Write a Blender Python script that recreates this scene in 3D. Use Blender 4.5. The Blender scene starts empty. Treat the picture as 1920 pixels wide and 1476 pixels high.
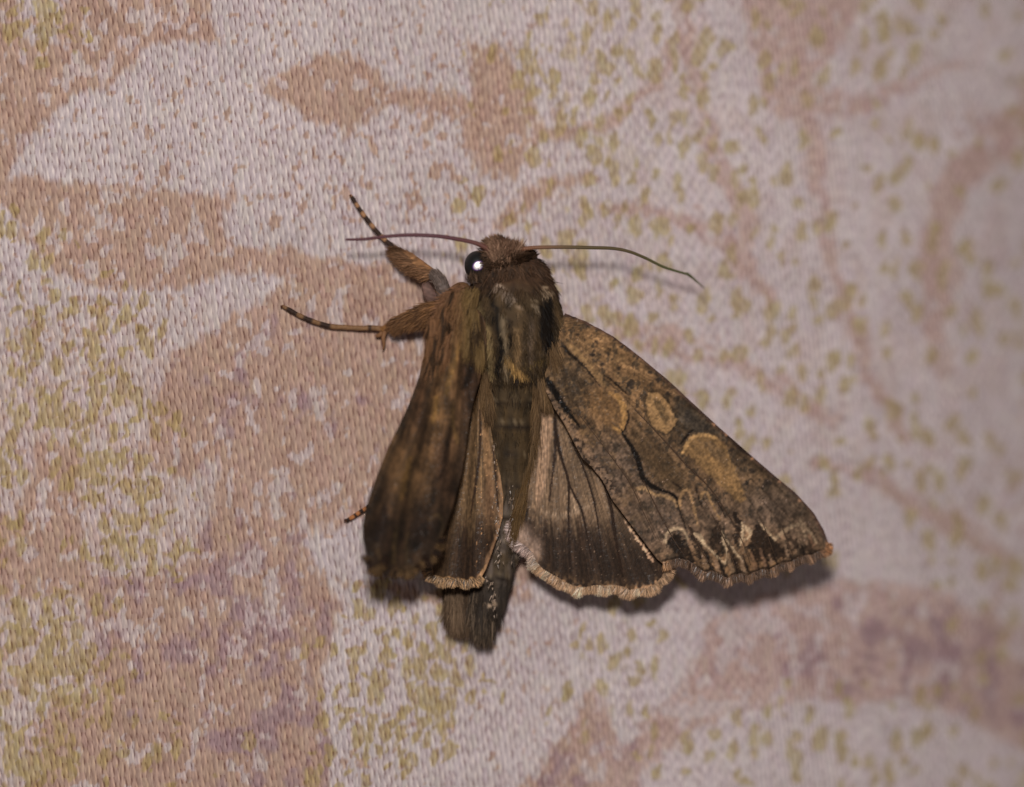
# Close-up of a brown moth resting on printed cloth, lit by a camera flash.
# 1 scene unit = 3.4 mm (100 photograph pixels).
import bpy, math, random
import numpy as np

random.seed(7)
rng = np.random.default_rng(11)
S = bpy.context.scene
S.unit_settings.scale_length = 0.0034

# ---------------------------------------------------------------- camera
TILT = math.radians(11.0)      # the cloth recedes to the right
DIST = 60.0
CAM = np.array([-math.sin(TILT) * DIST, 0.0, math.cos(TILT) * DIST])
cam_data = bpy.data.cameras.new("camera")
cam = bpy.data.objects.new("camera", cam_data)
S.collection.objects.link(cam)
cam.location = CAM
cam.rotation_euler = (0.0, -TILT, 0.0)
cam_data.sensor_width = 36.0
cam_data.lens = 36.0 * DIST / 19.2
cam_data.clip_start = 1.0
cam_data.clip_end = 500.0
cam_data.dof.use_dof = True
cam_data.dof.focus_distance = 58.75
cam_data.dof.aperture_fstop = cam_data.lens / 1000.0 / 3.1
S.camera = cam

# ---------------------------------------------------------------- dim room and flash
world = bpy.data.worlds.new("World")
S.world = world
world.use_nodes = True
bg = world.node_tree.nodes["Background"]
bg.inputs["Color"].default_value = (0.95, 0.86, 0.82, 1)
bg.inputs["Strength"].default_value = 0.115
FLASH = CAM + np.array([-1.0, 12.0, 0.0])
fl = bpy.data.lights.new("camera_flash", 'AREA')
fl.shape = 'RECTANGLE'
fl.size = 6.5
fl.size_y = 4.0
fl.energy = 25600.0
fl.color = (0.975, 0.985, 0.975)
flo = bpy.data.objects.new("camera_flash", fl)
S.collection.objects.link(flo)
flo.location = FLASH
import mathutils
flo.rotation_euler = (mathutils.Vector((0.0, 0.0, 0.0)) - mathutils.Vector(FLASH)).to_track_quat('-Z', 'Y').to_euler()
S.view_settings.view_transform = 'Standard'
S.view_settings.look = 'None'
S.view_settings.exposure = 0.0
S.view_settings.gamma = 1.0
S.cycles.max_bounces = 4
S.cycles.use_denoising = True
# ---------------------------------------------------------------- numpy helpers for colours of print and scales
_T = np.random.default_rng(3).random((256, 256))

def vnoise(x, y, seed=0):
    x = np.asarray(x, float) + seed * 17.31
    y = np.asarray(y, float) + seed * 9.77
    xi = np.floor(x).astype(int); yi = np.floor(y).astype(int)
    fx = x - xi; fy = y - yi
    fx = fx * fx * (3 - 2 * fx); fy = fy * fy * (3 - 2 * fy)
    a = _T[yi & 255, xi & 255]; b = _T[yi & 255, (xi + 1) & 255]
    c = _T[(yi + 1) & 255, xi & 255]; d = _T[(yi + 1) & 255, (xi + 1) & 255]
    return (a * (1 - fx) + b * fx) * (1 - fy) + (c * (1 - fx) + d * fx) * fy

def fbm(x, y, seed=0, oct=3):
    v = 0; a = 0.5; t = 0
    for o in range(oct):
        v = v + a * vnoise(x * 2 ** o, y * 2 ** o, seed + o * 3); t += a; a *= 0.5
    return v / t

def sstep(a, b, x):
    t = np.clip((x - a) / (b - a), 0, 1)
    return t * t * (3 - 2 * t)

def seg_dist(X, Y, pts, widths=None):
    """distance to a polyline; with widths, distance minus the local half width"""
    best = np.full(X.shape, 1e9)
    for i in range(len(pts) - 1):
        ax, ay = pts[i]; bx, by = pts[i + 1]
        dx, dy = bx - ax, by - ay
        L = dx * dx + dy * dy + 1e-9
        t = np.clip(((X - ax) * dx + (Y - ay) * dy) / L, 0, 1)
        d = np.hypot(X - ax - t * dx, Y - ay - t * dy)
        if widths is not None:
            d = d - (widths[i] * (1 - t) + widths[i + 1] * t) * 0.5
        best = np.minimum(best, d)
    return best

def poly_sd(X, Y, pts):
    """signed distance, positive inside"""
    d = seg_dist(X, Y, list(pts) + [pts[0]])
    ins = np.zeros(X.shape, bool)
    n = len(pts); j = n - 1
    for i in range(n):
        xi, yi = pts[i]; xj, yj = pts[j]
        if yi != yj:
            c = ((yi > Y) != (yj > Y)) & (X < (xj - xi) * (Y - yi) / (yj - yi) + xi)
            ins ^= c
        j = i
    return np.where(ins, d, -d)

def smooth_line(pts, n=8, closed=False):
    """Catmull-Rom through the points"""
    P = [np.array(p, float) for p in pts]; out = []
    N = len(P)
    rngi = range(N) if closed else range(N - 1)
    for i in rngi:
        if closed:
            p0, p1, p2, p3 = P[i - 1], P[i], P[(i + 1) % N], P[(i + 2) % N]
        else:
            p0 = P[max(i - 1, 0)]; p1 = P[i]; p2 = P[i + 1]; p3 = P[min(i + 2, N - 1)]
        for k in range(n):
            t = k / n
            out.append(0.5 * (2 * p1 + (p2 - p0) * t + (2 * p0 - 5 * p1 + 4 * p2 - p3) * t * t + (3 * p1 - p0 - 3 * p2 + p3) * t ** 3))
    if not closed: out.append(P[-1])
    return [tuple(o) for o in out]

def col(r, g, b):
    return np.array([r, g, b], float)

def mix(A, B, m):
    m = np.clip(m, 0, 1)[..., None]
    return A * (1 - m) + B * m

def to_lin(c):
    c = np.clip(c, 0, 255) / 255.0
    return np.where(c <= 0.04045, c / 12.92, ((c + 0.055) / 1.055) ** 2.4)

# ---------------------------------------------------------------- the print on the cloth
# coordinates u, v run over the cloth in hundredths of a unit, u to the right, v downwards
BROWN = [
    [(-200, -200), (365, -200), (372, 0), (384, 30), (408, 82), (395, 74), (330, 70), (288, 78), (255, 95), (232, 135), (205, 160), (150, 180), (115, 196), (90, 225), (60, 260), (38, 295), (28, 330), (60, 330),
     (100, 345), (150, 352), (220, 345), (300, 350), (360, 362), (440, 362), (432, 385), (424, 425), (430, 452), (470, 462), (540, 462), (600, 478), (680, 492), (760, 492), (850, 520), (850, 560), (700, 560),
     (560, 540), (520, 530), (512, 520), (490, 508), (450, 512), (400, 525), (330, 540), (260, 545), (180, 535), (140, 520), (110, 515), (90, 490), (60, 460), (35, 445), (20, 400), (-200, 380)],
    [(488, 168), (515, 140), (540, 124), (600, 106), (640, 104), (690, 125), (720, 150), (770, 170), (830, 172), (900, 190), (905, 222), (860, 215), (790, 205), (730, 202), (700, 214), (672, 236), (658, 262), (648, 240), (610, 232), (575, 225), (548, 200), (520, 192), (500, 185)],
    [(530, 520), (700, 500), (860, 530), (1000, 700), (1000, 1120), (830, 1130), (740, 1110), (710, 1100), (640, 1095), (600, 1070), (620, 1110), (640, 1150), (620, 1200), (605, 1300), (620, 1400), (610, 1700),
     (50, 1700), (60, 1400), (100, 1310), (190, 1240), (170, 1160), (150, 1130), (60, 1120), (-200, 1120), (-200, 990), (20, 960), (60, 900), (70, 820), (150, 830), (160, 960), (165, 1060), (270, 1080), (350, 1050), (390, 980), (410, 900), (410, 860), (340, 900), (290, 880), (275, 840), (290, 770), (310, 690), (340, 655), (400, 622), (455, 580), (520, 545)],
    [(1325, 1178), (1370, 1148), (1430, 1120), (1500, 1100), (1580, 1090), (1680, 1095), (1760, 1110), (1850, 1150), (1930, 1190), (2150, 1230), (2150, 1480), (1930, 1405), (1880, 1385), (1800, 1345), (1700, 1310), (1600, 1320), (1520, 1310), (1440, 1320), (1340, 1350), (1260, 1400), (1190, 1476), (1150, 1650), (960, 1700), (980, 1476), (1040, 1400), (1085, 1340), (1108, 1290), (1130, 1340), (1160, 1400), (1230, 1340), (1290, 1270)],
    [(1380, -100), (1640, -100), (1600, 40), (1560, 90), (1530, 150), (1500, 230), (1440, 210), (1420, 120), (1400, 60)],
    [(1930, 150), (1890, 200), (1840, 245), (1790, 300), (1745, 360), (1728, 430), (1722, 520), (1735, 600), (1750, 650), (1768, 705), (1782, 700), (1778, 620), (1778, 560), (1800, 520), (1790, 430), (1815, 360), (1860, 310), (1990, 260), (1990, 150)],
    [(880, 80), (960, 90), (1000, 180), (1010, 260), (960, 330), (900, 330), (870, 260), (885, 170)],
]
HOLES = [
    [(20, -30), (130, -40), (118, 60), (112, 80), (60, 80), (30, 40)],
    [(565, 1020), (580, 1000), (620, 982), (720, 960), (860, 1010), (860, 1110), (720, 1098), (640, 1095), (600, 1072)],
]
STEMS = [
    ([(1270, -60), (1300, 130), (1330, 260), (1375, 360), (1410, 470)], [34, 30, 26, 40, 10]),
    ([(1500, 150), (1530, 300), (1548, 430), (1590, 590), (1640, 710), (1700, 830)], [46, 34, 24, 28, 26, 14]),
    ([(1120, 390), (1230, 400), (1340, 440), (1400, 500), (1450, 570)], [10, 26, 40, 46, 12]),
    ([(1170, 620), (1290, 650), (1400, 690), (1480, 740), (1560, 790)], [50, 50, 22, 34, 20]),
    ([(1530, 868), (1620, 885), (1700, 940), (1800, 990), (1900, 1060)], [20, 24, 30, 46, 16]),
    ([(1480, 170), (1600, 200), (1700, 160), (1800, 120)], [60, 46, 20, 10]),
    ([(1010, 250), (1120, 240), (1230, 150), (1290, 60)], [40, 20, 24, 40]),
    ([(940, 420), (1000, 360), (1100, 330)], [30, 40, 14]),
    ([(1900, 1060), (1860, 1170), (1990, 1200)], [10, 30, 40]),
]
# soft fields (x, y, rx, ry, amount)
OLIVE = [(1120, 120, 220, 170, .62), (1060, 300, 180, 140, .45), (1240, 320, 180, 200, .66), (1180, 230, 150, 120, .62), (1400, 80, 120, 150, .5), (1420, 300, 170, 170, .55),
         (1330, 520, 240, 130, .6), (1450, 720, 130, 130, .52), (1650, 120, 130, 100, .5), (1640, 420, 140, 110, .52), (1880, 60, 80, 140, .5), (1040, 470, 160, 110, .5),
         (1760, 900, 110, 160, .62), (1860, 500, 90, 60, .5), (1400, 850, 130, 70, .45), (1870, 1130, 70, 110, .5), (1500, 1400, 260, 80, .62), (1650, 1340, 200, 70, .5), (1850, 1450, 120, 60, .5),
         (1180, 1240, 110, 140, .5), (1160, 1350, 120, 60, .45), (760, 1260, 140, 160, .72), (700, 1380, 90, 110, .66), (830, 1180, 90, 60, .5),
         (210, 650, 80, 100, .78), (150, 770, 160, 70, .76), (200, 880, 90, 50, .9), (250, 930, 100, 70, .7), (270, 1030, 110, 50, .78), (20, 830, 40, 80, .8), (70, 530, 80, 90, .5), (40, 640, 60, 80, .6),
         (60, 40, 90, 60, .72), (60, 1180, 120, 70, .8), (110, 1280, 120, 90, .85), (60, 1420, 90, 90, .85), (10, 1000, 40, 60, .6), (260, 1400, 150, 90, .5), (10, 430, 30, 60, .6), (1500, 1040, 60, 40, .4), (640, 1350, 60, 130, .6)]
SPECK = [(370, 240, 190, 120, .52), (470, 170, 120, 60, .3), (330, 330, 260, 40, .5), (560, 340, 200, 110, .5), (560, 60, 160, 60, .5), (820, 300, 140, 110, .62), (760, 100, 140, 90, .5), (700, 420, 200, 60, .34), (900, 380, 90, 60, .5),
         (210, 580, 120, 60, .62), (60, 620, 80, 100, .62), (960, 1200, 160, 100, .32), (840, 240, 60, 60, .8), (620, 30, 90, 40, .5), (1020, 1180, 120, 100, .4), (1900, 900, 60, 160, .55), (1250, 420, 160, 60, .4), (1250, 650, 160, 60, .5), (1800, 260, 90, 60, .5)]
MAUVE = [(470, 780, 190, 160, .62), (430, 1150, 200, 170, .85), (500, 1380, 160, 120, .85), (560, 640, 160, 100, .5), (280, 1200, 120, 160, .7), (1520, 1200, 150, 80, .7), (1700, 1230, 200, 90, .8), (1880, 1320, 120, 80, .7), (1080, 1430, 130, 60, .8), (740, 760, 60, 200, .5)]
PALE = [(170, 270, 110, 90, .0), (640, 820, 0, 0, 0), (150, 410, 110, 60, .5), (290, 40, 120, 60, .3), (480, 1010, 60, 80, .35), (250, 1150, 60, 50, .3), (1400, 1200, 120, 60, .5), (1300, 1300, 120, 60, .6), (250, 450, 120, 50, .25), (20, 250, 20, 30, .5)]

def field(X, Y, L):
    f = np.zeros(X.shape)
    for x, y, rx, ry, a in L:
        if rx <= 0 or a <= 0: continue
        d = ((X - x) / rx) ** 2 + ((Y - y) / ry) ** 2
        f = np.maximum(f, a * np.exp(-0.5 * d ** 1.5))
    return f

def dots(X, Y, cw, ch, prob):
    X = X + (vnoise(X / 6.0, Y / 12.0, 97) - .5) * 9; Y = Y + (vnoise(X / 6.0, Y / 12.0, 98) - .5) * 12
    m = np.zeros(X.shape)
    ci = np.floor(X / cw).astype(int); cj = np.floor(Y / ch).astype(int)
    for a in (-1, 0, 1):
        for b in (-1, 0, 1):
            i = ci + a; j = cj + b
            r1 = _T[(j * 7 + 3) & 255, (i * 13 + 5) & 255]; r2 = _T[(j * 11 + 90) & 255, (i * 5 + 40) & 255]
            r3 = _T[(j * 3 + 17) & 255, (i * 17 + 71) & 255]; r4 = _T[(j * 19 + 33) & 255, (i * 23 + 9) & 255]
            cx = (i + .1 + .8 * r1) * cw; cy = (j + .1 + .8 * r2) * ch
            s = .55 + .65 * r4
            d = np.hypot((X - cx) / (11.5 * s), (Y - cy + .25 * (X - cx)) / (18 * s))
            m = np.maximum(m, sstep(1.15, .85, d) * (r3 < prob))
    return m

def cloth_colour(X, Y):
    wx = X + 16 * (fbm(X / 38, Y / 38, 1, 3) - .5) * 2
    wy = Y + 14 * (fbm(X / 34, Y / 34, 5, 3) - .5) * 2
    white = col(167, 153, 150) + (fbm(X / 120, Y / 120, 8)[..., None] - .5) * 14
    right = sstep(900, 1300, X)
    white = white + right[..., None] * np.array([6.0, 6.0, 7.0])  # white painted lighter rightwards, offsetting the dimmer light on the sloping cloth
    c = white.copy()
    b = np.full(X.shape, -1e9)
    for p in BROWN:
        b = np.maximum(b, poly_sd(wx, wy, p))
    for p in HOLES:
        b = np.minimum(b, -poly_sd(wx, wy, p))
    for pts, w in STEMS:
        b = np.maximum(b, -seg_dist(wx, wy, smooth_line(pts, 3), np.interp(np.linspace(0, len(w) - 1, 3 * (len(pts) - 1) + 1), range(len(w)), w)))
    g = vnoise((X - .135 * Y) / 6.5, Y / 17.0, 21)
    bm = sstep(-10, 10, b + (g - .5) * 20)
    low = sstep(480, 760, Y) * sstep(560, 380, X)
    bm = np.maximum(bm, low * (.18 + .35 * sstep(.4, .75, vnoise((X - .135 * Y) / 7.0, Y / 15.0, 23))))
    pk = sstep(.55, .64, fbm(X / 42, Y / 60, 47, 2)) * right * sstep(1050, 900, Y) * .22
    bm = np.maximum(bm, pk)
    # worn light flecks inside the brown
    fleck = fbm(X / 17, Y / 26, 31, 3)
    fleck2 = fbm(X / 60, Y / 60, 33, 2)
    thr = .64 - .35 * (fleck2 - .5) - .34 * field(X, Y, PALE)
    bm = bm * (1 - .75 * sstep(thr, thr + .06, fleck) * sstep(4, 26, b + 8))
    # brown flecks outside it
    sp = fbm(X / 13, Y / 19, 41, 2)
    f = field(X, Y, SPECK)
    bm = np.maximum(bm, .92 * sstep(0, .06, sp - (1.0 - .62 * f)+ .0) * (f > .05) + .0)
    bm = np.maximum(bm, .85 * sstep(.0, .05, fbm(X / 12, Y / 16, 43, 2) - .76) * (1 - right))
    brown = col(150, 122, 106) * np.ones(X.shape + (1,))
    brown = mix(brown, col(160, 134, 126) * np.ones(X.shape + (1,)), right * .8)
    brown = brown + (fbm(X / 30, Y / 40, 51)[..., None] - .5) * 16
    c = mix(c, brown, bm * (.92 - .1 * right))
    # mauve mottling over the brown
    mv = field(X, Y, MAUVE)
    mm = sstep(0, .22, fbm(X / 32, Y / 42, 61, 3) - (.86 - .55 * mv))
    c = mix(c, col(132, 108, 111) * np.ones(X.shape + (1,)), mm * bm * .75)
    # olive spots: rounded, a little taller than wide, larger where the print is coarse
    ol = np.maximum(field(X, Y, OLIVE), .47 * sstep(930, 1080, X) * sstep(1000, 850, Y) * (1 - .5 * field(X, Y, [(1800, 200, 60, 200, 1), (1840, 600, 90, 160, 1), (1640, 330, 90, 60, 1), (1720, 760, 50, 120, 1)])))
    o1 = fbm(wx / 19, wy / 25, 71, 2) * .8 + vnoise(wx / 13, wy / 17, 77) * .2
    om = sstep(0, .06, o1 - (.95 - .58 * ol)) * (ol > .04) * (1 - right)
    om = np.maximum(om, dots(X + (wx - X) * .8, Y + (wy - Y) * .8, 31, 40, np.clip(ol * 1.25 - .1, 0, .85)))
    olive = mix(col(142, 121, 80) * np.ones(X.shape + (1,)), col(146, 128, 92) * np.ones(X.shape + (1,)), right)
    olive = olive + (vnoise(X / 12, Y / 20, 81)[..., None] - .5) * 14
    tn = vnoise((X - .135 * Y) / 5.2, Y / 11.0, 95)
    om = om * sstep(.05, .5, tn + om * .3)
    c = mix(c, olive, om * (.45 + .42 * tn))
    c = c + (vnoise(X / 8.8, Y / 14, 91)[..., None] - .5) * 9
    return c
# ---------------------------------------------------------------- wing outlines and wing pattern
RF_OUT = ([(1046, 640), (1050, 600), (1060, 588), (1100, 604), (1150, 631), (1200, 669), (1250, 711), (1300, 757), (1350, 803), (1400, 847), (1450, 890), (1492, 925), (1526, 963), (1545, 996), (1554, 1020), (1550, 1034)]
          + [(1537, 1038), (1524, 1045), (1510, 1046), (1496, 1050), (1484, 1059), (1468, 1060), (1454, 1067), (1444, 1073), (1430, 1072), (1414, 1078), (1404, 1084), (1390, 1080), (1374, 1083), (1364, 1090), (1350, 1082), (1334, 1076), (1320, 1078), (1306, 1068), (1290, 1056), (1272, 1052), (1256, 1056), (1244, 1058)]
          + [(1232, 1048), (1206, 1014), (1182, 983), (1165, 960), (1148, 938), (1129, 900), (1110, 876), (1093, 861), (1075, 828), (1055, 790), (1039, 765), (1024, 735), (1022, 700), (1034, 668)])
RH_OUT = [(1004, 700), (1040, 690), (1060, 740), (1100, 830), (1150, 900), (1200, 960), (1240, 1010), (1262, 1050), (1254, 1072), (1244, 1088), (1230, 1102), (1214, 1108), (1196, 1110), (1180, 1112), (1166, 1106), (1150, 1103), (1134, 1105), (1118, 1103), (1100, 1107), (1084, 1107), (1070, 1103), (1054, 1096), (1042, 1088), (1028, 1080), (1014, 1072), (1000, 1056), (994, 1040), (980, 1028), (966, 1018), (958, 1008), (962, 985), (970, 955), (982, 920), (990, 870), (997, 800), (1004, 740)]
LF_OUT = [(905, 690), (900, 715), (890, 745), (880, 790), (874, 840), (866, 890), (850, 950), (828, 1010), (806, 1056), (799, 1040), (790, 1056), (778, 1066), (766, 1074), (752, 1072), (740, 1074), (728, 1070), (721, 1040), (712, 1062), (700, 1068), (689, 1044), (681, 1014), (680, 985), (686, 955), (697, 920), (710, 885), (728, 840), (748, 800), (768, 756), (786, 706), (800, 650), (812, 600), (840, 566), (880, 560), (910, 600), (912, 650)]
LH_OUT = [(902, 690), (910, 735), (918, 790), (926, 840), (938, 890), (944, 930), (942, 970), (932, 1010), (922, 1040), (912, 1066), (902, 1084), (896, 1092), (884, 1090), (874, 1095), (862, 1090), (852, 1092), (840, 1089), (830, 1091), (818, 1086), (806, 1082), (802, 1050), (812, 1000), (830, 940), (848, 880), (862, 820), (876, 750), (890, 700)]

SDASH = ([(1165, 806), (1168, 814), (1176, 826), (1187, 842), (1195, 861), (1201, 880), (1206, 896), (1220, 910), (1236, 918), (1255, 924), (1268, 934), (1272, 946)], [3, 4, 6, 9, 11, 10, 10, 9, 6, 5, 6, 3])
ORB = [(1217, 736), (1231, 736), (1247, 747), (1258, 766), (1267, 785), (1266, 800), (1249, 812), (1233, 806), (1220, 793), (1214, 774), (1210, 750)]
REN = [(1278, 849), (1287, 831), (1301, 817), (1325, 814), (1342, 819), (1362, 836), (1377, 875), (1392, 916), (1399, 938), (1383, 940), (1362, 920), (1336, 898), (1313, 875), (1296, 857)]
DARK = col(26, 19, 14); OCHRE = col(122, 97, 64); CREAM = col(166, 146, 116); GREYB = col(62, 54, 44); MAUVEB = col(88, 74, 62)

def full(X, c):
    return c * np.ones(X.shape + (1,))

def line(c, X, Y, pts, w, colr, a=1.0, soft=1.5, rough=3.0, seed=0, sm=True):
    if sm:
        n = 4
        ww = np.interp(np.linspace(0, len(w) - 1, n * (len(pts) - 1) + 1), range(len(w)), w)
        pts = smooth_line(pts, n)
    else:
        ww = w
    x0 = min(p[0] for p in pts) - 25; x1 = max(p[0] for p in pts) + 25
    y0 = min(p[1] for p in pts) - 25; y1 = max(p[1] for p in pts) + 25
    m = (X > x0) & (X < x1) & (Y > y0) & (Y < y1)
    d = seg_dist(X[m], Y[m], pts, ww) + rough * (vnoise(X[m] / 3.2, Y[m] / 3.2, seed + 101) - .5)
    c[m] = mix(c[m], full(X[m], colr), a * sstep(soft, -soft, d))
    return c

def patch(c, X, Y, pts, colr, a=1.0, soft=3.0, rough=6.0, seed=0):
    x0 = min(p[0] for p in pts) - 30; x1 = max(p[0] for p in pts) + 30
    y0 = min(p[1] for p in pts) - 30; y1 = max(p[1] for p in pts) + 30
    m = (X > x0) & (X < x1) & (Y > y0) & (Y < y1)
    d = poly_sd(X[m], Y[m], pts) + rough * (fbm(X[m] / 5, Y[m] / 5, seed + 131, 2) - .5) * 2
    c[m] = mix(c[m], full(X[m], colr), a * sstep(-soft, soft, d))
    return c

def forewing_right(X, Y):
    ox, oy = 1030.0, 610.0
    ang = np.arctan2(Y - oy, X - ox); rad = np.hypot(X - ox, Y - oy)
    # long streaks along the veins
    st = fbm(ang * 42, rad / 70, 3, 3)
    st2 = fbm(ang * 110, rad / 45, 6, 2)
    mot = fbm(X / 16, Y / 16, 9, 3)
    fine = vnoise(X / 3.0, Y / 3.0, 12)
    fine2 = vnoise(X / 5.5, Y / 5.5, 14)
    c = full(X, col(97, 75, 52))
    # hue drifts: ochre near base and front edge, grey brown outwards, mauve brown behind the dark dash
    c = mix(c, full(X, col(110, 86, 58)), .8 * field(X, Y, [(1120, 650, 90, 60, 1), (1190, 700, 60, 50, .9), (1120, 790, 50, 50, .7), (1190, 780, 50, 60, .6)]))
    c = mix(c, full(X, col(64, 53, 40)), .95 * field(X, Y, [(1300, 790, 60, 40, 1), (1480, 930, 70, 45, 1), (1400, 870, 70, 30, .8), (1060, 720, 40, 50, .9), (1250, 870, 60, 60, .55)]))
    c = mix(c, full(X, MAUVEB), .9 * field(X, Y, [(1150, 880, 60, 60, 1), (1230, 980, 80, 60, 1), (1330, 980, 70, 50, .8), (1440, 960, 60, 40, .9), (1500, 1000, 50, 40, .8)]))
    c = c * (1 + (st - .5)[..., None] * .50) * (1 + (st2 - .5)[..., None] * .28)
    c = c * (1 + (mot - .5)[..., None] * .7)
    # scattered dark and light scales
    c = mix(c, full(X, GREYB * .8), .65 * sstep(.60, .70, fbm(X / 7, Y / 9, 17, 2)))
    c = mix(c, full(X, OCHRE), .40 * sstep(.62, .72, fbm(X / 9, Y / 7, 19, 2)) * sstep(1500, 1250, X + Y * .2))
    # plain veins
    for k, pts in enumerate([[(1174, 750), (1225, 804), (1260, 842), (1287, 872), (1328, 912), (1352, 945), (1385, 1000), (1420, 1070)],
                             [(1062, 655), (1150, 725), (1250, 800), (1330, 830), (1400, 890), (1470, 960), (1530, 1030)],
                             [(1272, 946), (1290, 985), (1320, 1040), (1345, 1080)],
                             [(1300, 905), (1335, 965), (1370, 1030), (1390, 1080)],
                             [(1206, 896), (1235, 960), (1270, 1010), (1310, 1060)],
                             [(1080, 760), (1130, 830), (1180, 900), (1210, 960), (1240, 1020)],
                             [(1400, 930), (1430, 980), (1455, 1040), (1462, 1060)],
                             [(1430, 940), (1465, 985), (1490, 1050)],
                             [(1150, 632), (1300, 765), (1400, 856), (1500, 955)]]):
        c = line(c, X, Y, pts, [2.0] * len(pts), col(45, 35, 25), .6, 1.6, 3, k)
    # base: ochre wedge over the thin black dash
    c = patch(c, X, Y, [(1060, 640), (1075, 645), (1100, 672), (1128, 706), (1140, 728), (1126, 722), (1105, 700), (1080, 668), (1062, 655)], OCHRE * 1.02, .75, 3, 4, 1)
    c = line(c, X, Y, [(1058, 650), (1066, 662), (1079, 672), (1098, 690), (1111, 706), (1127, 726)], [7, 6, 5, 4, 3, 2], DARK, .95, 1.5, 3, 2)
    c = line(c, X, Y, [(1134, 704), (1146, 712), (1162, 727), (1180, 742)], [2, 4, 4, 2], DARK, .85, 1.5, 3, 3)
    for (x, y, w, h, s) in [(1117, 641, 7, 5, 4), (1101, 612, 7, 4, 5), (1183, 722, 12, 22, 6), (1219, 697, 9, 9, 7), (1140, 664, 4, 7, 8), (1112, 664, 10, 14, 9), (1128, 684, 9, 10, 10), (1150, 640, 4, 8, 11), (1084, 628, 6, 4, 41), (1160, 690, 6, 7, 42), (1195, 672, 8, 5, 43), (1232, 712, 10, 6, 44),
                            (1270, 745, 12, 8, 12), (1290, 782, 17, 22, 13), (1325, 800, 13, 14, 14), (1352, 803, 8, 6, 15), (1385, 838, 8, 6, 16), (1372, 845, 9, 9, 17), (1410, 882, 12, 10, 18), (1330, 850, 7, 9, 19), (1400, 905, 5, 5, 20), (1430, 915, 6, 5, 21), (1398, 862, 8, 5, 22), (1255, 738, 9, 6, 23), (1440, 905, 16, 12, 24), (1165, 650, 4, 4, 25)]:
        P = [(x + w / 2 * math.cos(t), y + h / 2 * math.sin(t)) for t in np.linspace(0, 6.28, 9)[:-1]]
        c = patch(c, X, Y, P, col(40, 34, 29), .85, 2.2, 4, s)
    # grey patches with bluish cast beyond the orbicular
    c = patch(c, X, Y, [(1262, 745), (1295, 765), (1340, 805), (1375, 835), (1340, 815), (1300, 812), (1275, 790)], col(60, 56, 50), .55, 6, 8, 26)
    # claviform
    c = patch(c, X, Y, [(1095, 735), (1130, 730), (1158, 742), (1168, 766), (1168, 800), (1160, 812), (1140, 800), (1110, 775)], col(106, 80, 50), .55, 6, 6, 27)
    c = line(c, X, Y, [(1143, 738), (1158, 744), (1169, 764), (1170, 788), (1163, 808), (1150, 800)], [5, 10, 11, 10, 9, 4], col(146, 112, 66), .9, 2.5, 5, 28)
    c = line(c, X, Y, [(1177, 770), (1179, 785), (1173, 800), (1168, 812)], [2, 3, 4, 4], DARK, .9, 1.5, 3, 29)
    # orbicular spot
    c = line(c, X, Y, ORB + [ORB[0]], [7] * 12, col(40, 33, 24), .55, 3, 5, 30)
    c = patch(c, X, Y, ORB, col(134, 106, 70), .97, 1.8, 3, 31)
    c = patch(c, X, Y, [(1229, 752), (1238, 752), (1248, 768), (1254, 786), (1248, 796), (1238, 780), (1231, 768)], col(82, 66, 44), .8, 2.5, 5, 32)
    c = line(c, X, Y, [(1224, 750), (1228, 770), (1240, 792), (1250, 800)], [3, 4, 5, 4], col(146, 116, 76), .8, 1.8, 3, 33)
    # reniform spot
    c = line(c, X, Y, [(1276, 832), (1284, 822), (1293, 811), (1300, 806)], [3, 5, 5, 2], DARK, .95, 1.5, 2, 34)
    c = patch(c, X, Y, REN, col(116, 91, 58), .85, 2.5, 5, 35)
    c = patch(c, X, Y, [(1318, 845), (1334, 850), (1356, 872), (1380, 905), (1388, 925), (1370, 915), (1345, 890), (1325, 868)], col(126, 98, 62), .8, 4, 5, 36)
    c = line(c, X, Y, [(1280, 850), (1288, 833), (1302, 819), (1325, 816), (1342, 822)], [6, 7, 7, 7, 5], col(156, 124, 80), .95, 1.8, 3, 37)
    c = patch(c, X, Y, [(1310, 828), (1335, 828), (1360, 850), (1366, 872), (1350, 866), (1330, 848)], col(92, 74, 52), .7, 4, 6, 38)
    # dark dash between the spots and hind edge
    c = patch(c, X, Y, [(1170, 815), (1200, 810), (1250, 850), (1285, 885), (1300, 925), (1272, 925), (1225, 905), (1200, 870)], col(70, 55, 36), .55, 8, 10, 45)
    c = line(c, X, Y, SDASH[0], SDASH[1], col(20, 15, 11), 1.0, 1.5, 3, 39)
    c = line(c, X, Y, [(1153, 940), (1172, 934), (1196, 914)], [6, 7, 4], col(128, 104, 80), .7, 3, 5, 46)
    c = line(c, X, Y, [(1197, 917), (1208, 915), (1226, 927), (1246, 930), (1264, 940), (1268, 950)], [6, 7, 6, 7, 6, 3], col(140, 114, 80), .95, 1.8, 4, 47)
    c = line(c, X, Y, [(1276, 955), (1275, 935), (1283, 920), (1293, 925), (1302, 955), (1308, 985)], [4, 6, 7, 6, 5, 3], col(138, 110, 76), .95, 2, 4, 48)
    c = line(c, X, Y, [(1312, 938), (1318, 924), (1326, 926), (1338, 952), (1350, 975)], [4, 6, 6, 5, 3], col(138, 110, 74), .9, 2, 4, 49)
    for k, pts in enumerate([[(1304, 912), (1312, 940), (1320, 955)], [(1335, 925), (1350, 950), (1360, 970)], [(1262, 905), (1280, 918)], [(1272, 950), (1280, 975), (1290, 1000)]]):
        c = line(c, X, Y, pts, [2, 4, 1], DARK, .8, 1.5, 3, 50 + k)
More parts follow.
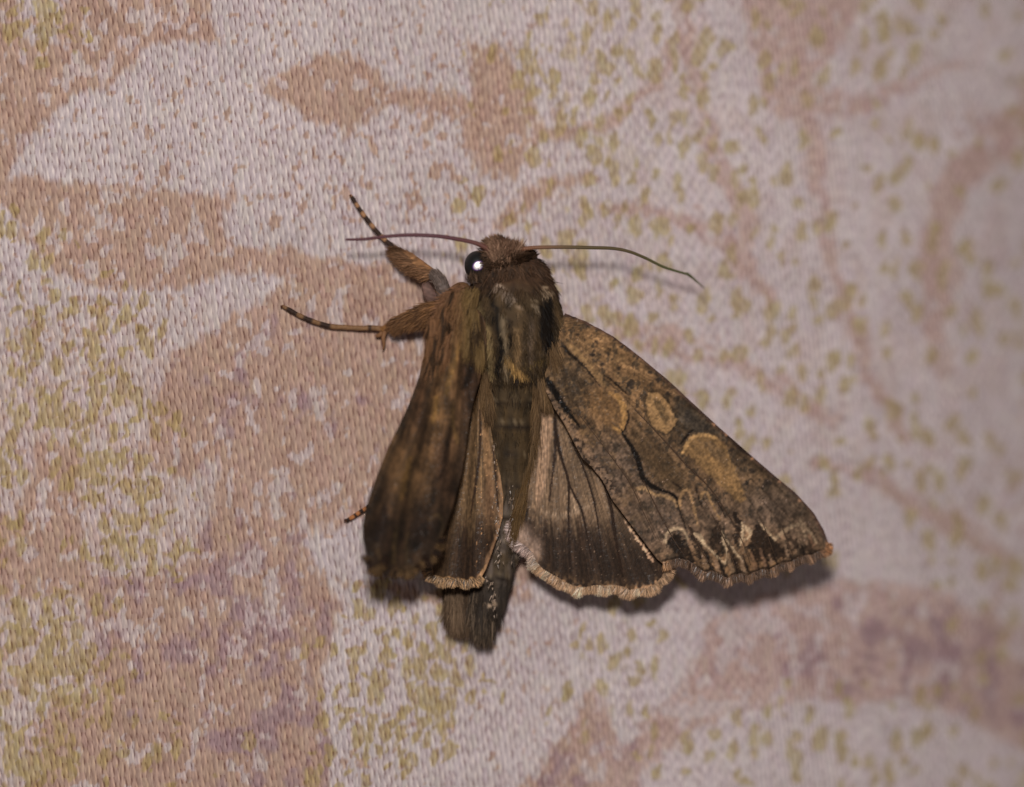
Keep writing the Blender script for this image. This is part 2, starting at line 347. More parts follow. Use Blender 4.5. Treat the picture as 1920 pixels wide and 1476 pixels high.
    # outer dark wedges
    for k, (pts, a) in enumerate([([(1256, 1004), (1266, 1000), (1278, 1006), (1292, 1030), (1300, 1052), (1276, 1046), (1258, 1030), (1250, 1018)], .95),
                                  ([(1294, 990), (1302, 996), (1322, 1034), (1336, 1066), (1322, 1066), (1306, 1040)], .85),
                                  ([(1344, 972), (1352, 990), (1356, 1030), (1350, 1046), (1330, 1020), (1338, 1000)], .75),
                                  ([(1376, 960), (1392, 976), (1391, 1000), (1385, 1024), (1376, 1016), (1380, 990)], .95),
                                  ([(1366, 1020), (1376, 1044), (1388, 1072), (1376, 1070)], .8), ([(1340, 1030), (1354, 1056), (1362, 1080), (1350, 1072)], .8),
                                  ([(1408, 1000), (1418, 986), (1428, 992), (1450, 1014), (1476, 1030), (1470, 1044), (1448, 1050), (1424, 1048), (1404, 1030)], .9),
                                  ([(1478, 1000), (1500, 1020), (1506, 1034), (1488, 1030)], .7),
                                  ([(1506, 965), (1524, 990), (1534, 1020), (1524, 1010), (1512, 990)], .6),
                                  ([(1496, 1024), (1524, 1020), (1532, 1034), (1504, 1042)], .7)]):
        c = patch(c, X, Y, pts, DARK * .95, a * .85, 3.0, 9, 60 + k)
    # pale zigzag
    for k, (pts, w, a) in enumerate([([(1247, 1016), (1251, 1000), (1264, 992), (1280, 994), (1289, 1010)], [7, 6, 7, 6, 3], .75),
                                     ([(1303, 1000), (1312, 1008), (1322, 1022)], [5, 12, 5], .9), ([(1320, 1020), (1336, 1036), (1358, 1056)], [4, 4, 4], .8),
                                     ([(1353, 996), (1357, 1015), (1362, 1034), (1360, 1056)], [3, 5, 4, 3], .95), ([(1362, 1012), (1376, 1032), (1394, 1054)], [2, 4, 4], .85),
                                     ([(1391, 980), (1393, 1000), (1388, 1022)], [3, 6, 3], .95), ([(1393, 986), (1404, 994), (1406, 1004), (1396, 1014)], [4, 8, 6, 3], .85),
                                     ([(1423, 978), (1436, 994), (1454, 1012)], [3, 4, 4], .85), ([(1456, 1008), (1476, 992), (1500, 984), (1512, 1010)], [5, 7, 6, 3], .5), ([(1500, 975), (1520, 1000), (1532, 1018)], [4, 5, 3], .55)]):
        c = line(c, X, Y, pts, w, CREAM, a, 1.6, 3.5, 80 + k)
    # short bars between the veins along the margin
    for k, (x, y, l, colr, w) in enumerate([(1322, 1050, 26, col(128, 104, 78), 9), (1346, 1062, 24, col(138, 112, 88), 8), (1371, 1058, 34, col(120, 100, 78), 9), (1394, 1060, 26, col(140, 116, 92), 9), (1414, 1052, 28, col(110, 84, 62), 9), (1432, 1046, 30, col(116, 90, 70), 9), (1446, 1048, 16, col(130, 106, 86), 6), (1476, 1030, 20, col(120, 100, 80), 7), (1500, 1008, 30, col(112, 94, 74), 8), (1522, 1012, 24, col(120, 90, 68), 6)]):
        c = line(c, X, Y, [(x - l * .2, y - l * .5), (x + l * .1, y + l * .5)], [w * .6, w], colr, .7, 2, 4, 100 + k)
    for k, x in enumerate([1300, 1334, 1358, 1384, 1404, 1424, 1442, 1458, 1486, 1510]):
        y = np.interp(x, [1290, 1364, 1450, 1550], [1050, 1082, 1066, 1034])
        c = line(c, X, Y, [(x - 11, y - 34), (x, y - 2)], [2, 5], col(24, 18, 14), .8, 1.6, 3, 115 + k)
    # front edge line with pale pin spots
    E = [(1056, 588), (1100, 604), (1150, 631), (1200, 669), (1250, 711), (1300, 757), (1350, 803), (1400, 847), (1450, 890), (1492, 925), (1526, 963), (1552, 1016)]
    c = line(c, X, Y, E, [7] * 12, col(64, 46, 42), .75, 3, 3, 130)
    for k, (x, y) in enumerate([(1362, 815), (1411, 859), (1461, 903), (1499, 939), (1340, 795)]):
        P = [(x + 4.5 * math.cos(t), y + 4 * math.sin(t)) for t in np.linspace(0, 6.28, 7)[:-1]]
        c = patch(c, X, Y, P, col(150, 112, 84), .8, 2, 3, 131 + k)
    c = line(c, X, Y, [(1366, 818), (1385, 838), (1408, 856)], [3, 8, 3], col(32, 24, 20), .8, 2, 3, 140)
    # margin line and rim
    M = RF_OUT[16:38]
    c = line(c, X, Y, [(x, y - 7) for x, y in M], [4] * len(M), DARK, .75, 1.8, 3, 141, False)
    c = line(c, X, Y, [(x, y - 1) for x, y in M], [5] * len(M), col(142, 112, 86), .85, 1.5, 2, 142, False)
    # hind edge: speckled pale band beside the hindwing
    HB = [(1022, 735), (1042, 766), (1060, 792), (1080, 828), (1100, 862), (1135, 895), (1150, 925)]
    c = line(c, X, Y, HB, [16, 20, 22, 26, 26, 24, 12], col(122, 100, 80), .6 , 8, 16, 143)
    c = mix(c, full(X, col(36, 29, 24)), .8 * sstep(.55, .64, fbm(X / 5, Y / 5, 149, 2)) * sstep(22, 4, seg_dist(X, Y, HB)))
    c = line(c, X, Y, [(1026, 712), (1042, 738), (1062, 768), (1088, 802)], [10, 13, 10, 3], col(16, 12, 9), .97, 2, 4, 144)
    # sheen painted in as flecks the size of single scales
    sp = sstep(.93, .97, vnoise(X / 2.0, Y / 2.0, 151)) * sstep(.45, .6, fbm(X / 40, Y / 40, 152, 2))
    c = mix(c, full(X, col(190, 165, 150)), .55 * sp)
    c = c * (1 + (fine - .5)[..., None] * .40) * (1 + (fine2 - .5)[..., None] * .32)
    grey = c.mean(axis=-1, keepdims=True)
    return (c * .93 + grey * .07) * .97

def hindwing_right(X, Y):
    ox, oy = 1030.0, 650.0
    ang = np.arctan2(X - ox, Y - oy); rad = np.hypot(X - ox, Y - oy)
    st = fbm(ang * 130, rad / 110, 203, 2)
    st2 = fbm(ang * 300, rad / 60, 205, 2)
    pale = full(X, col(102, 85, 67)); dark = full(X, col(43, 33, 25))
    cx, cy = 1030.0, 640.0
    bound = np.interp(X, [955, 985, 1000, 1030, 1070, 1110, 1150, 1190, 1260], [915, 935, 975, 985, 985, 990, 975, 955, 950])
    d = Y - bound + (st - .5) * 70 + (fbm(X / 9, Y / 9, 207, 2) - .5) * 26
    c = mix(pale, dark, sstep(-22, 26, d))
    # darker middle rays
    c = mix(c, full(X, col(84, 70, 54)), .65 * field(X, Y, [(1095, 880, 34, 50, 1), (1145, 950, 20, 60, .7), (1175, 960, 30, 60, .8), (1066, 800, 20, 40, .6)]))
    c = mix(c, full(X, col(140, 116, 94)), .85 * sstep(2, -2, seg_dist(X, Y, [(1022, 740), (1024, 800), (1020, 860), (1012, 920), (1008, 950)], [9, 22, 22, 18, 5])))
    c = mix(c, full(X, col(74, 58, 38)), sstep(1008, 1000, X + (Y - 740) * .09 + (st - .5) * 6) * .85)
    c = mix(c, full(X, col(58, 46, 30)), sstep(990, 978, X + (Y - 740) * .06) * .5)
    c = mix(c, full(X, col(146, 128, 108)), .6 * sstep(7, 0, np.abs(Y - (958 + 10 * np.sin(X / 23)) + (st2 - .5) * 16)) * sstep(1000, 1030, X) * sstep(1130, 1090, X))
    c = mix(c, full(X, col(136, 118, 98)), .6 * sstep(9, 2, seg_dist(X, Y, [(1068, 918), (1076, 940), (1080, 960)])) )
    c = c * (1 + (st - .5)[..., None] * .45) * (1 + (st2 - .5)[..., None] * .6)
    for k, (pts, w) in enumerate([([(1039, 765), (1045, 831), (1056, 870), (1066, 905), (1066, 968), (1069, 1060)], [3, 5, 4, 5, 4, 3]),
                                  ([(1066, 905), (1080, 935), (1092, 962), (1108, 1043)], [3, 4, 4, 3]),
                                  ([(1040, 785), (1041, 840), (1036, 890), (1030, 940)], [5, 6, 4, 2]),
                                  ([(1072, 830), (1090, 867), (1105, 910), (1117, 956), (1129, 1040)], [3, 3, 3, 3, 3]),
                                  ([(1106, 860), (1126, 891), (1144, 944), (1150, 980), (1158, 1030), (1168, 1080)], [4, 5, 7, 7, 5, 3]),
                                  ([(1040, 780), (1050, 840), (1066, 905)], [3, 3, 3])]):
        c = line(c, X, Y, pts, w, col(34, 24, 18), .9, 1.6, 2, 210 + k)
    fr = seg_dist(X, Y, RH_OUT[8:30])
    e = fr + (fbm(X / 7, Y / 12, 221, 2) - .5) * 18
    c = mix(c, full(X, col(96, 76, 54)), .7 * sstep(26, 8, e) * sstep(.42, .62, fbm(X / 5, Y / 9, 223, 2)))
    c = mix(c, full(X, col(150, 120, 90)), .95 * sstep(8, 3, e))
    c = mix(c, full(X, col(150, 130, 116)), .85 * field(X, Y, [(972, 1005, 22, 18, 1), (1002, 1030, 12, 20, .9), (986, 1016, 16, 16, .8)]) )
    # highlight along the folded front margin, painted as a bright streak
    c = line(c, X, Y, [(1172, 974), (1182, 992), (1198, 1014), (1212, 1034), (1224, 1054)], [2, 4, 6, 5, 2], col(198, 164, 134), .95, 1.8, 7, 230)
    fine = vnoise(X / 2.6, Y / 5, 231)
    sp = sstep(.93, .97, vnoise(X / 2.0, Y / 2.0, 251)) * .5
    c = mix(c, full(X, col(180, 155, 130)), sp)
    return c * (1 + (fine - .5)[..., None] * .38)

def forewing_left(X, Y):
    # long streaks run from the base (870, 600) to the margin
    ox, oy = 880.0, 470.0
    ang = np.arctan2(X - ox, Y - oy); rad = np.hypot(X - ox, Y - oy)
    st = fbm(ang * 36, rad / 90, 303, 3)
    st2 = fbm(ang * 95, rad / 60, 305, 2)
    c = full(X, col(54, 41, 29))
    c = mix(c, full(X, col(76, 58, 37)), .8 * field(X, Y, [(840, 680, 30, 60, 1), (815, 770, 22, 50, 1), (760, 900, 22, 60, .9), (790, 860, 20, 60, .7), (745, 860, 26, 50, .6)]))
    c = mix(c, full(X, col(46, 33, 24)), .9 * field(X, Y, [(880, 690, 18, 70, 1), (790, 740, 14, 80, .7), (840, 880, 18, 60, .7), (720, 1000, 30, 40, .7), (790, 990, 24, 30, .9)]))
    c = mix(c, full(X, col(78, 60, 42)), .7 * field(X, Y, [(815, 640, 24, 60, 1), (720, 960, 40, 30, .5), (850, 800, 12, 80, .8)]))
    c = c * (1 + (st - .5)[..., None] * 1.05) * (1 + (st2 - .5)[..., None] * .35)
    for k, (pts, w, cc, a) in enumerate([([(893, 640), (880, 700), (866, 730)], [10, 12, 4], col(22, 15, 10), .9), ([(845, 800), (836, 850), (828, 890), (812, 905)], [3, 9, 8, 2], col(26, 18, 12), .9),
                                     ([(842, 620), (830, 680), (812, 740)], [4, 6, 3], col(40, 28, 18), .8), ([(862, 640), (850, 690), (836, 740)], [7, 10, 5], col(104, 82, 44), .6),
                                     ([(818, 745), (816, 770), (812, 790)], [6, 10, 5], col(104, 80, 44), .8), ([(848, 760), (850, 800), (858, 830)], [4, 5, 4], col(98, 78, 44), .7),
                                     ([(768, 860), (760, 900), (752, 935)], [8, 10, 4], col(98, 74, 38), .75),
                                     ([(722, 950), (716, 985), (706, 1010)], [8, 22, 12], col(30, 21, 16), .85), ([(798, 980), (790, 1000), (780, 1024)], [8, 24, 14], col(26, 19, 14), .9), ([(762, 930), (758, 960), (756, 980)], [3, 10, 3], col(38, 27, 18), .8),
                                     ([(744, 990), (740, 1020), (738, 1054)], [5, 5, 5], col(98, 80, 48), .75), ([(764, 1000), (762, 1030), (764, 1056)], [4, 5, 4], col(92, 74, 46), .7), ([(806, 975), (820, 965), (830, 985), (822, 1020)], [4, 4, 4, 3], col(104, 86, 56), .6), ([(706, 1020), (710, 1040), (716, 1052)], [4, 5, 3], col(96, 78, 50), .6), ([(790, 1050), (778, 1060), (762, 1064), (744, 1066)], [4, 4, 4, 3], col(104, 82, 52), .6)]):
        c = line(c, X, Y, pts, w, cc, a * .85, 5, 4, 310 + k)
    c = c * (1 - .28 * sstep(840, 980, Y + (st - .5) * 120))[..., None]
    fine = vnoise(X / 4, Y / 6, 331)
    return c * (1 + (fine - .5)[..., None] * .3) * (1 + (fbm(X / 12, Y / 22, 333, 2) - .5)[..., None] * .8)

def hindwing_left(X, Y):
    ox, oy = 900.0, 600.0
    ang = np.arctan2(X - ox, Y - oy); rad = np.hypot(X - ox, Y - oy)
    st = fbm(ang * 110, rad / 110, 403, 2); st2 = fbm(ang * 260, rad / 50, 405, 2)
    c = full(X, col(92, 74, 52))
    d = Y - 985 + (st - .5) * 90 + (fbm(X / 9, Y / 9, 407, 2) - .5) * 26
    c = mix(c, full(X, col(44, 33, 24)), sstep(-30, 30, d))
    c = mix(c, full(X, col(62, 48, 32)), .7 * sstep(884, 860, X - (Y - 900) * -.15))
    c = c * (1 + (st - .5)[..., None] * .6) * (1 + (st2 - .5)[..., None] * .5)
    c = mix(c, full(X, col(138, 110, 80)), .85 * sstep(3, -3, seg_dist(X, Y, [(906, 758), (910, 820), (916, 880), (922, 930)], [6, 12, 14, 8]) + (fbm(X / 4, Y / 8, 411, 2) - .5) * 8))
    c = mix(c, full(X, col(100, 78, 62)), .5 * field(X, Y, [(918, 940, 12, 40, 1)]))
    for k, (pts, w) in enumerate([([(900, 770), (900, 840), (893, 900), (882, 970)], [3, 5, 4, 2]), ([(924, 840), (930, 900), (934, 960)], [2, 4, 3])]):
        c = line(c, X, Y, pts, w, col(34, 24, 18), .85, 1.8, 2, 420 + k)
    e = seg_dist(X, Y, LH_OUT[9:21]) + (fbm(X / 7, Y / 9, 421, 2) - .5) * 6
    c = mix(c, full(X, col(172, 136, 92)), .92 * sstep(9, 4, e))
    e2 = seg_dist(X, Y, LH_OUT[4:11]) + (fbm(X / 6, Y / 9, 423, 2) - .5) * 10
    c = mix(c, full(X, col(142, 112, 84)), .75 * sstep(10, 3, e2))
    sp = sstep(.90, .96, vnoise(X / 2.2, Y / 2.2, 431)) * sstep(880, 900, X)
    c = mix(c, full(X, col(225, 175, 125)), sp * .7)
    fine = vnoise(X / 2.8, Y / 5, 433)
    return c * (1 + (fine - .5)[..., None] * .35)
# ---------------------------------------------------------------- geometry helpers
EXPO = 0.62                      # how bright white cloth albedo 1 would photograph under this flash
FW = np.array([math.sin(TILT), 0.0, -math.cos(TILT)])
RT = np.array([math.cos(TILT), 0.0, math.sin(TILT)])
UP = np.array([0.0, 1.0, 0.0])

def P(px, py, z):
    """point at height z over the cloth that lies on the sight line of photograph pixel px, py"""
    px = np.asarray(px, float); py = np.asarray(py, float); z = np.asarray(z, float)
    k = 0.01 / DIST
    d = FW + ((px - 960) * k)[..., None] * RT - ((py - 738) * k)[..., None] * UP
    t = (z - CAM[2]) / d[..., 2]
    return CAM + d * t[..., None]

def pix(V):
    r = V - CAM
    d = r @ FW
    return 960 + (r @ RT) / d * DIST / 0.01, 738 - (r @ UP) / d * DIST / 0.01

SCALE_TINT = np.array([1.07, .94, .89])

def albedo(c, tint=SCALE_TINT):
    return np.clip(to_lin(c) / EXPO * tint, 0.002, 0.9)

ORIGIN = P(955.0, 700.0, 0.0)
MOTH = None

def mesh_object(name, V, faces, colours, mat, parent=None, smooth=True, local=None, kind=None, label=None):
    V = np.asarray(V, float)
    if parent is not None and local is None: local = ORIGIN
    if local is not None: V = V - local
    me = bpy.data.meshes.new(name)
    tot = sum(len(f) * f.shape[1] for f in faces); nf = sum(len(f) for f in faces)
    me.vertices.add(len(V)); me.vertices.foreach_set("co", V.astype(np.float32).ravel())
    me.loops.add(tot); me.polygons.add(nf)
    me.loops.foreach_set("vertex_index", np.concatenate([f.ravel() for f in faces]).astype(np.int32))
    starts = []; s = 0
    for f in faces:
        starts.append(s + np.arange(len(f)) * f.shape[1]); s += len(f) * f.shape[1]
    me.polygons.foreach_set("loop_start", np.concatenate(starts).astype(np.int32))
    me.polygons.foreach_set("use_smooth", np.full(nf, smooth))
    me.update(calc_edges=True)
    if colours is not None:
        a = me.color_attributes.new("Col", 'FLOAT_COLOR', 'POINT')
        cc = np.ones((len(V), 4), np.float32); cc[:, :3] = colours
        a.data.foreach_set("color", cc.ravel())
    me.materials.append(mat)
    o = bpy.data.objects.new(name, me)
    S.collection.objects.link(o)
    if parent is not None: o.parent = parent
    if kind: o["kind"] = kind
    if label: o["label"] = label
    return o

def material(name, rough=.6, spec=.3, bump=0.0, bscale=60, sheen=0.0, glint=0.0, aniso=None):
    m = bpy.data.materials.new(name); m.use_nodes = True
    nt = m.node_tree; b = nt.nodes["Principled BSDF"]
    at = nt.nodes.new("ShaderNodeAttribute"); at.attribute_name = "Col"
    nt.links.new(at.outputs["Color"], b.inputs["Base Color"])
    b.inputs["Roughness"].default_value = rough
    b.inputs["Specular IOR Level"].default_value = spec
    if sheen:
        b.inputs["Sheen Weight"].default_value = sheen
        b.inputs["Sheen Roughness"].default_value = .4
    tc = nt.nodes.new("ShaderNodeTexCoord")
    if bump:
        n = nt.nodes.new("ShaderNodeTexNoise"); n.inputs["Scale"].default_value = bscale; n.inputs["Detail"].default_value = 3
        bp = nt.nodes.new("ShaderNodeBump"); bp.inputs["Strength"].default_value = bump; bp.inputs["Distance"].default_value = .03
        nt.links.new(tc.outputs["Object"], n.inputs["Vector"])
        nt.links.new(n.outputs["Fac"], bp.inputs["Height"]); nt.links.new(bp.outputs["Normal"], b.inputs["Normal"])
    if glint:
        v = nt.nodes.new("ShaderNodeTexVoronoi"); v.inputs["Scale"].default_value = 28
        r = nt.nodes.new("ShaderNodeMapRange"); r.inputs["From Min"].default_value = 0.0; r.inputs["From Max"].default_value = 1.0
        sep = nt.nodes.new("ShaderNodeSeparateColor")
        nt.links.new(tc.outputs["Object"], v.inputs["Vector"]); nt.links.new(v.outputs["Color"], sep.inputs["Color"])
        r.inputs["To Min"].default_value = rough + .15; r.inputs["To Max"].default_value = rough - glint
        pw = nt.nodes.new("ShaderNodeMath"); pw.operation = 'POWER'; pw.inputs[1].default_value = 4.0
        nt.links.new(sep.outputs[0], pw.inputs[0]); nt.links.new(pw.outputs[0], r.inputs["Value"]); nt.links.new(r.outputs[0], b.inputs["Roughness"])
    return m

# ---------------------------------------------------------------- cloth
def cloth_material():
    m = bpy.data.materials.new("printed_cloth"); m.use_nodes = True
    nt = m.node_tree; N = nt.nodes; Lk = nt.links; b = N["Principled BSDF"]
    b.inputs["Roughness"].default_value = .85; b.inputs["Specular IOR Level"].default_value = .12
    def M(op, a, c=None, d=None):
        n = N.new("ShaderNodeMath"); n.operation = op
        for i, s in enumerate((a, c, d)):
            if s is None: continue
            if isinstance(s, (int, float)): n.inputs[i].default_value = s
            else: Lk.new(s, n.inputs[i])
        return n.outputs[0]
    tc = N.new("ShaderNodeTexCoord"); sx = N.new("ShaderNodeSeparateXYZ"); Lk.new(tc.outputs["Object"], sx.inputs[0])
    wn = N.new("ShaderNodeTexNoise"); wn.inputs["Scale"].default_value = 1.3; wn.inputs["Detail"].default_value = 2
    Lk.new(tc.outputs["Object"], wn.inputs["Vector"])
    wob = M('MULTIPLY', M('SUBTRACT', wn.outputs["Fac"], .5), .10)
    wn2 = N.new("ShaderNodeTexNoise"); wn2.inputs["Scale"].default_value = 9; wn2.inputs["Detail"].default_value = 2
    Lk.new(tc.outputs["Object"], wn2.inputs["Vector"])
    wob2 = M('MULTIPLY', M('SUBTRACT', wn2.outputs["Fac"], .5), .025)
    x = M('ADD', M('ADD', sx.outputs[0], M('MULTIPLY', sx.outputs[1], .135)), M('ADD', wob, wob2))
    u = M('DIVIDE', x, .102)
    iu = M('FLOOR', u); fu = M('SUBTRACT', M('FRACT', u), .5)
    across = M('ADD', .5, M('MULTIPLY', M('COSINE', M('MULTIPLY', fu, 6.28318)), .5))
    wnz = N.new("ShaderNodeTexWhiteNoise"); wnz.noise_dimensions = '1D'; Lk.new(iu, wnz.inputs["W"])
    v = M('ADD', M('DIVIDE', M('ADD', sx.outputs[1], wob2), .275), M('ADD', M('MULTIPLY', iu, .5), M('MULTIPLY', wnz.outputs["Value"], .22)))
    iv = M('FLOOR', v); fv = M('SUBTRACT', M('FRACT', v), .5)
    along = M('ADD', .5, M('MULTIPLY', M('COSINE', M('MULTIPLY', fv, 6.28318)), .5))
    comb = N.new("ShaderNodeCombineXYZ"); Lk.new(iu, comb.inputs[0]); Lk.new(iv, comb.inputs[1])
    w2 = N.new("ShaderNodeTexWhiteNoise"); w2.noise_dimensions = '2D'; Lk.new(comb.outputs[0], w2.inputs["Vector"])
    fu2 = M('FRACT', M('ADD', u, .18))
    thin = M('POWER', M('ADD', .5, M('MULTIPLY', M('COSINE', M('MULTIPLY', fu2, 6.28318)), .5)), 3.0)
    dark = M('MULTIPLY', M('SUBTRACT', 1.0, across), M('SUBTRACT', 1.0, along))
    h = M('SUBTRACT', M('ADD', .44, M('MULTIPLY', thin, M('ADD', .24, M('MULTIPLY', along, .08)))), M('MULTIPLY', dark, M('ADD', .14, M('MULTIPLY', w2.outputs["Value"], .40))))
    fib = N.new("ShaderNodeTexNoise"); fib.inputs["Scale"].default_value = 1.0; fib.inputs["Detail"].default_value = 3
    mp = N.new("ShaderNodeMapping"); mp.inputs["Scale"].default_value = (30, 5, 5); Lk.new(tc.outputs["Object"], mp.inputs["Vector"]); Lk.new(mp.outputs[0], fib.inputs["Vector"])
    h2 = M('ADD', h, M('MULTIPLY', M('SUBTRACT', fib.outputs["Fac"], .5), .75))
    at = N.new("ShaderNodeAttribute"); at.attribute_name = "Col"
    ramp = N.new("ShaderNodeValToRGB"); Lk.new(h2, ramp.inputs[0])
    e = ramp.color_ramp.elements
    e[0].position = .08; e[0].color = (.43, .34, .35, 1); e[1].position = .90; e[1].color = (1.48, 1.46, 1.38, 1)
    k = ramp.color_ramp.elements.new(.46); k.color = (.95, .93, .96, 1)
    mul = N.new("ShaderNodeMix"); mul.data_type = 'RGBA'; mul.blend_type = 'MULTIPLY'; mul.inputs["Factor"].default_value = 1.0
    Lk.new(at.outputs["Color"], mul.inputs[6]); Lk.new(ramp.outputs[0], mul.inputs[7])
    hue = N.new("ShaderNodeMix"); hue.data_type = 'RGBA'; hue.blend_type = 'OVERLAY'; hue.inputs["Factor"].default_value = .025
    Lk.new(mul.outputs[2], hue.inputs[6]); Lk.new(w2.outputs["Color"], hue.inputs[7])
    Lk.new(hue.outputs[2], b.inputs["Base Color"])
    bp = N.new("ShaderNodeBump"); bp.inputs["Strength"].default_value = .18; bp.inputs["Distance"].default_value = .03
    Lk.new(h2, bp.inputs["Height"]); Lk.new(bp.outputs["Normal"], b.inputs["Normal"])
    return m

def build_cloth():
    def axis(lo, a, b_, hi, fine, coarse):
        return np.concatenate([np.arange(lo, a, coarse), np.arange(a, b_, fine), np.arange(b_, hi, coarse)])
    px = axis(-700, -30, 1950, 2700, 3.0, 14.0); py = axis(-600, -30, 1510, 2080, 3.1, 14.0)
    X, Y = np.meshgrid(px, py)
    V = P(X, Y, 0.0)
    x = V[..., 0]; y = V[..., 1]
    V[..., 2] = -.010 * np.clip(x + 1.0, 0, None) ** 2 - .012 * np.clip(x - 3.0, 0, None) ** 2 - .004 * np.clip(-x - 6, 0, None) ** 2 + .05 * np.sin(x * .8 + y * .35) * np.sin(y * .6 - .4) - .05
    Vf = V.reshape(-1, 3)
    U, W = pix(Vf)
    C = albedo(cloth_colour(U, W), 1.0)
    ny, nx = X.shape
    i = np.arange(ny * nx).reshape(ny, nx)
    F = np.stack([i[1:, :-1], i[1:, 1:], i[:-1, 1:], i[:-1, :-1]], -1).reshape(-1, 4)
    o = mesh_object("cloth", Vf, [F], C, cloth_material())
    o["kind"] = "structure"
    return o

build_cloth()

# ---------------------------------------------------------------- the moth
MOTH = bpy.data.objects.new("moth", None)
S.collection.objects.link(MOTH)
MOTH.location = ORIGIN
MOTH.empty_display_size = .5
MOTH["label"] = "brown furry moth with patterned wings half open, resting on floral printed cloth"
MOTH["category"] = "moth"

M_WING = material("wing_scales", rough=.66, spec=.13, bump=.45, bscale=26, glint=.3)
M_HIND = material("hindwing_scales", rough=.6, spec=.2, bump=.35, bscale=30, glint=.3)
M_FUR = material("fur", rough=.6, spec=.10)
M_BODY = material("body_skin", rough=.7, spec=.15, bump=.5, bscale=14)
M_LEG = material("leg_scales", rough=.6, spec=.15, bump=.3, bscale=40)
M_ANT = material("antenna_scales", rough=.5, spec=.3)
M_FRINGE = material("fringe_scales", rough=.42, spec=.55)

def wing_sheet(name, outline, zf, cf, mat, step=1.9, label=None, thick=.02):
    out = outline
    xs = [p[0] for p in out]; ys = [p[1] for p in out]
    gx = np.arange(min(xs) - step, max(xs) + 2 * step, step); gy = np.arange(min(ys) - step, max(ys) + 2 * step, step)
    X, Y = np.meshgrid(gx, gy)
    sd = poly_sd(X, Y, out)
    ny, nx = X.shape
    cen = (sd[:-1, :-1] + sd[1:, 1:] + sd[:-1, 1:] + sd[1:, :-1]) / 4
    keep = cen > 0
    # pull rim vertices onto the outline
    used = np.zeros(X.shape, bool)
    used[:-1, :-1] |= keep; used[1:, 1:] |= keep; used[:-1, 1:] |= keep; used[1:, :-1] |= keep
    allk = np.ones(X.shape, bool)
    allk[:-1, :-1] &= keep; allk[1:, 1:] &= keep; allk[:-1, 1:] &= keep; allk[1:, :-1] &= keep
    allk[0, :] = allk[-1, :] = False; allk[:, 0] = allk[:, -1] = False
    rim = used & ~allk
    rx, ry = X[rim], Y[rim]
    bx, by = rx.copy(), ry.copy(); best = np.full(rx.shape, 1e9)
    n = len(out)
    for i in range(n):
        ax, ay = out[i]; qx, qy = out[(i + 1) % n]
        dx, dy = qx - ax, qy - ay
        t = np.clip(((rx - ax) * dx + (ry - ay) * dy) / (dx * dx + dy * dy + 1e-9), 0, 1)
        ex, ey = ax + t * dx, ay + t * dy
        d = np.hypot(rx - ex, ry - ey); m = d < best
        bx[m] = ex[m]; by[m] = ey[m]; best[m] = d[m]
    X = X.copy(); Y = Y.copy(); X[rim] = bx; Y[rim] = by
    idx = -np.ones(X.shape, int); idx[used] = np.arange(used.sum())
    V = P(X[used], Y[used], zf(X[used], Y[used]))
    C = albedo(cf(X[used], Y[used]))
    i = idx
    F = np.stack([i[1:, :-1][keep], i[1:, 1:][keep], i[:-1, 1:][keep], i[:-1, :-1][keep]], -1)
    o = mesh_object(name, V, [F], C, mat, MOTH, label=label)
    md = o.modifiers.new("thickness", 'SOLIDIFY'); md.thickness = thick; md.offset = -1
    return o

def strands(name, parent, mat, R, D, L, W, C, bend=None, tip=.7, segs=3, kind="stuff", side=None, label=None):
    """fur, hairs or long scales as thin tapering blades, all in one mesh"""
    R = np.asarray(R, float); n = len(R)
    D = D / np.linalg.norm(D, axis=1)[:, None]
    if bend is None: bend = np.zeros((n, 3))
    if side is None:
        s = np.cross(D, np.array([0, 0, 1.0]) + rng.normal(0, .45, (n, 3)))
    else: s = side
    s = s / (np.linalg.norm(s, axis=1)[:, None] + 1e-9)
    L = L[:, None]; W = W[:, None]
    V = []; CC = []
    for k in range(segs):
        t = k / segs
        c = R + D * L * t + bend * L * t * t
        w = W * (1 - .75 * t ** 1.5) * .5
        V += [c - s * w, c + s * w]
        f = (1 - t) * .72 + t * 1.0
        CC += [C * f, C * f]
    V.append(R + D * L + bend * L); CC.append(C * (1.0 + .25 * (tip - .7)))
    m = 2 * segs + 1
    V = np.stack(V, 1).reshape(-1, 3); CC = np.stack(CC, 1).reshape(-1, 3)
    base = np.arange(n) * m
    q = []
    for k in range(segs - 1):
        q.append(np.stack([base + 2 * k, base + 2 * k + 1, base + 2 * k + 3, base + 2 * k + 2], -1))
    T = np.stack([base + 2 * segs - 2, base + 2 * segs - 1, base + 2 * segs], -1)
    F = ([np.concatenate(q)] if q else []) + [T]
    return mesh_object(name, V, F, np.clip(CC, 0.001, .95), mat, parent, smooth=False, kind=kind, label=label, local=ORIGIN)

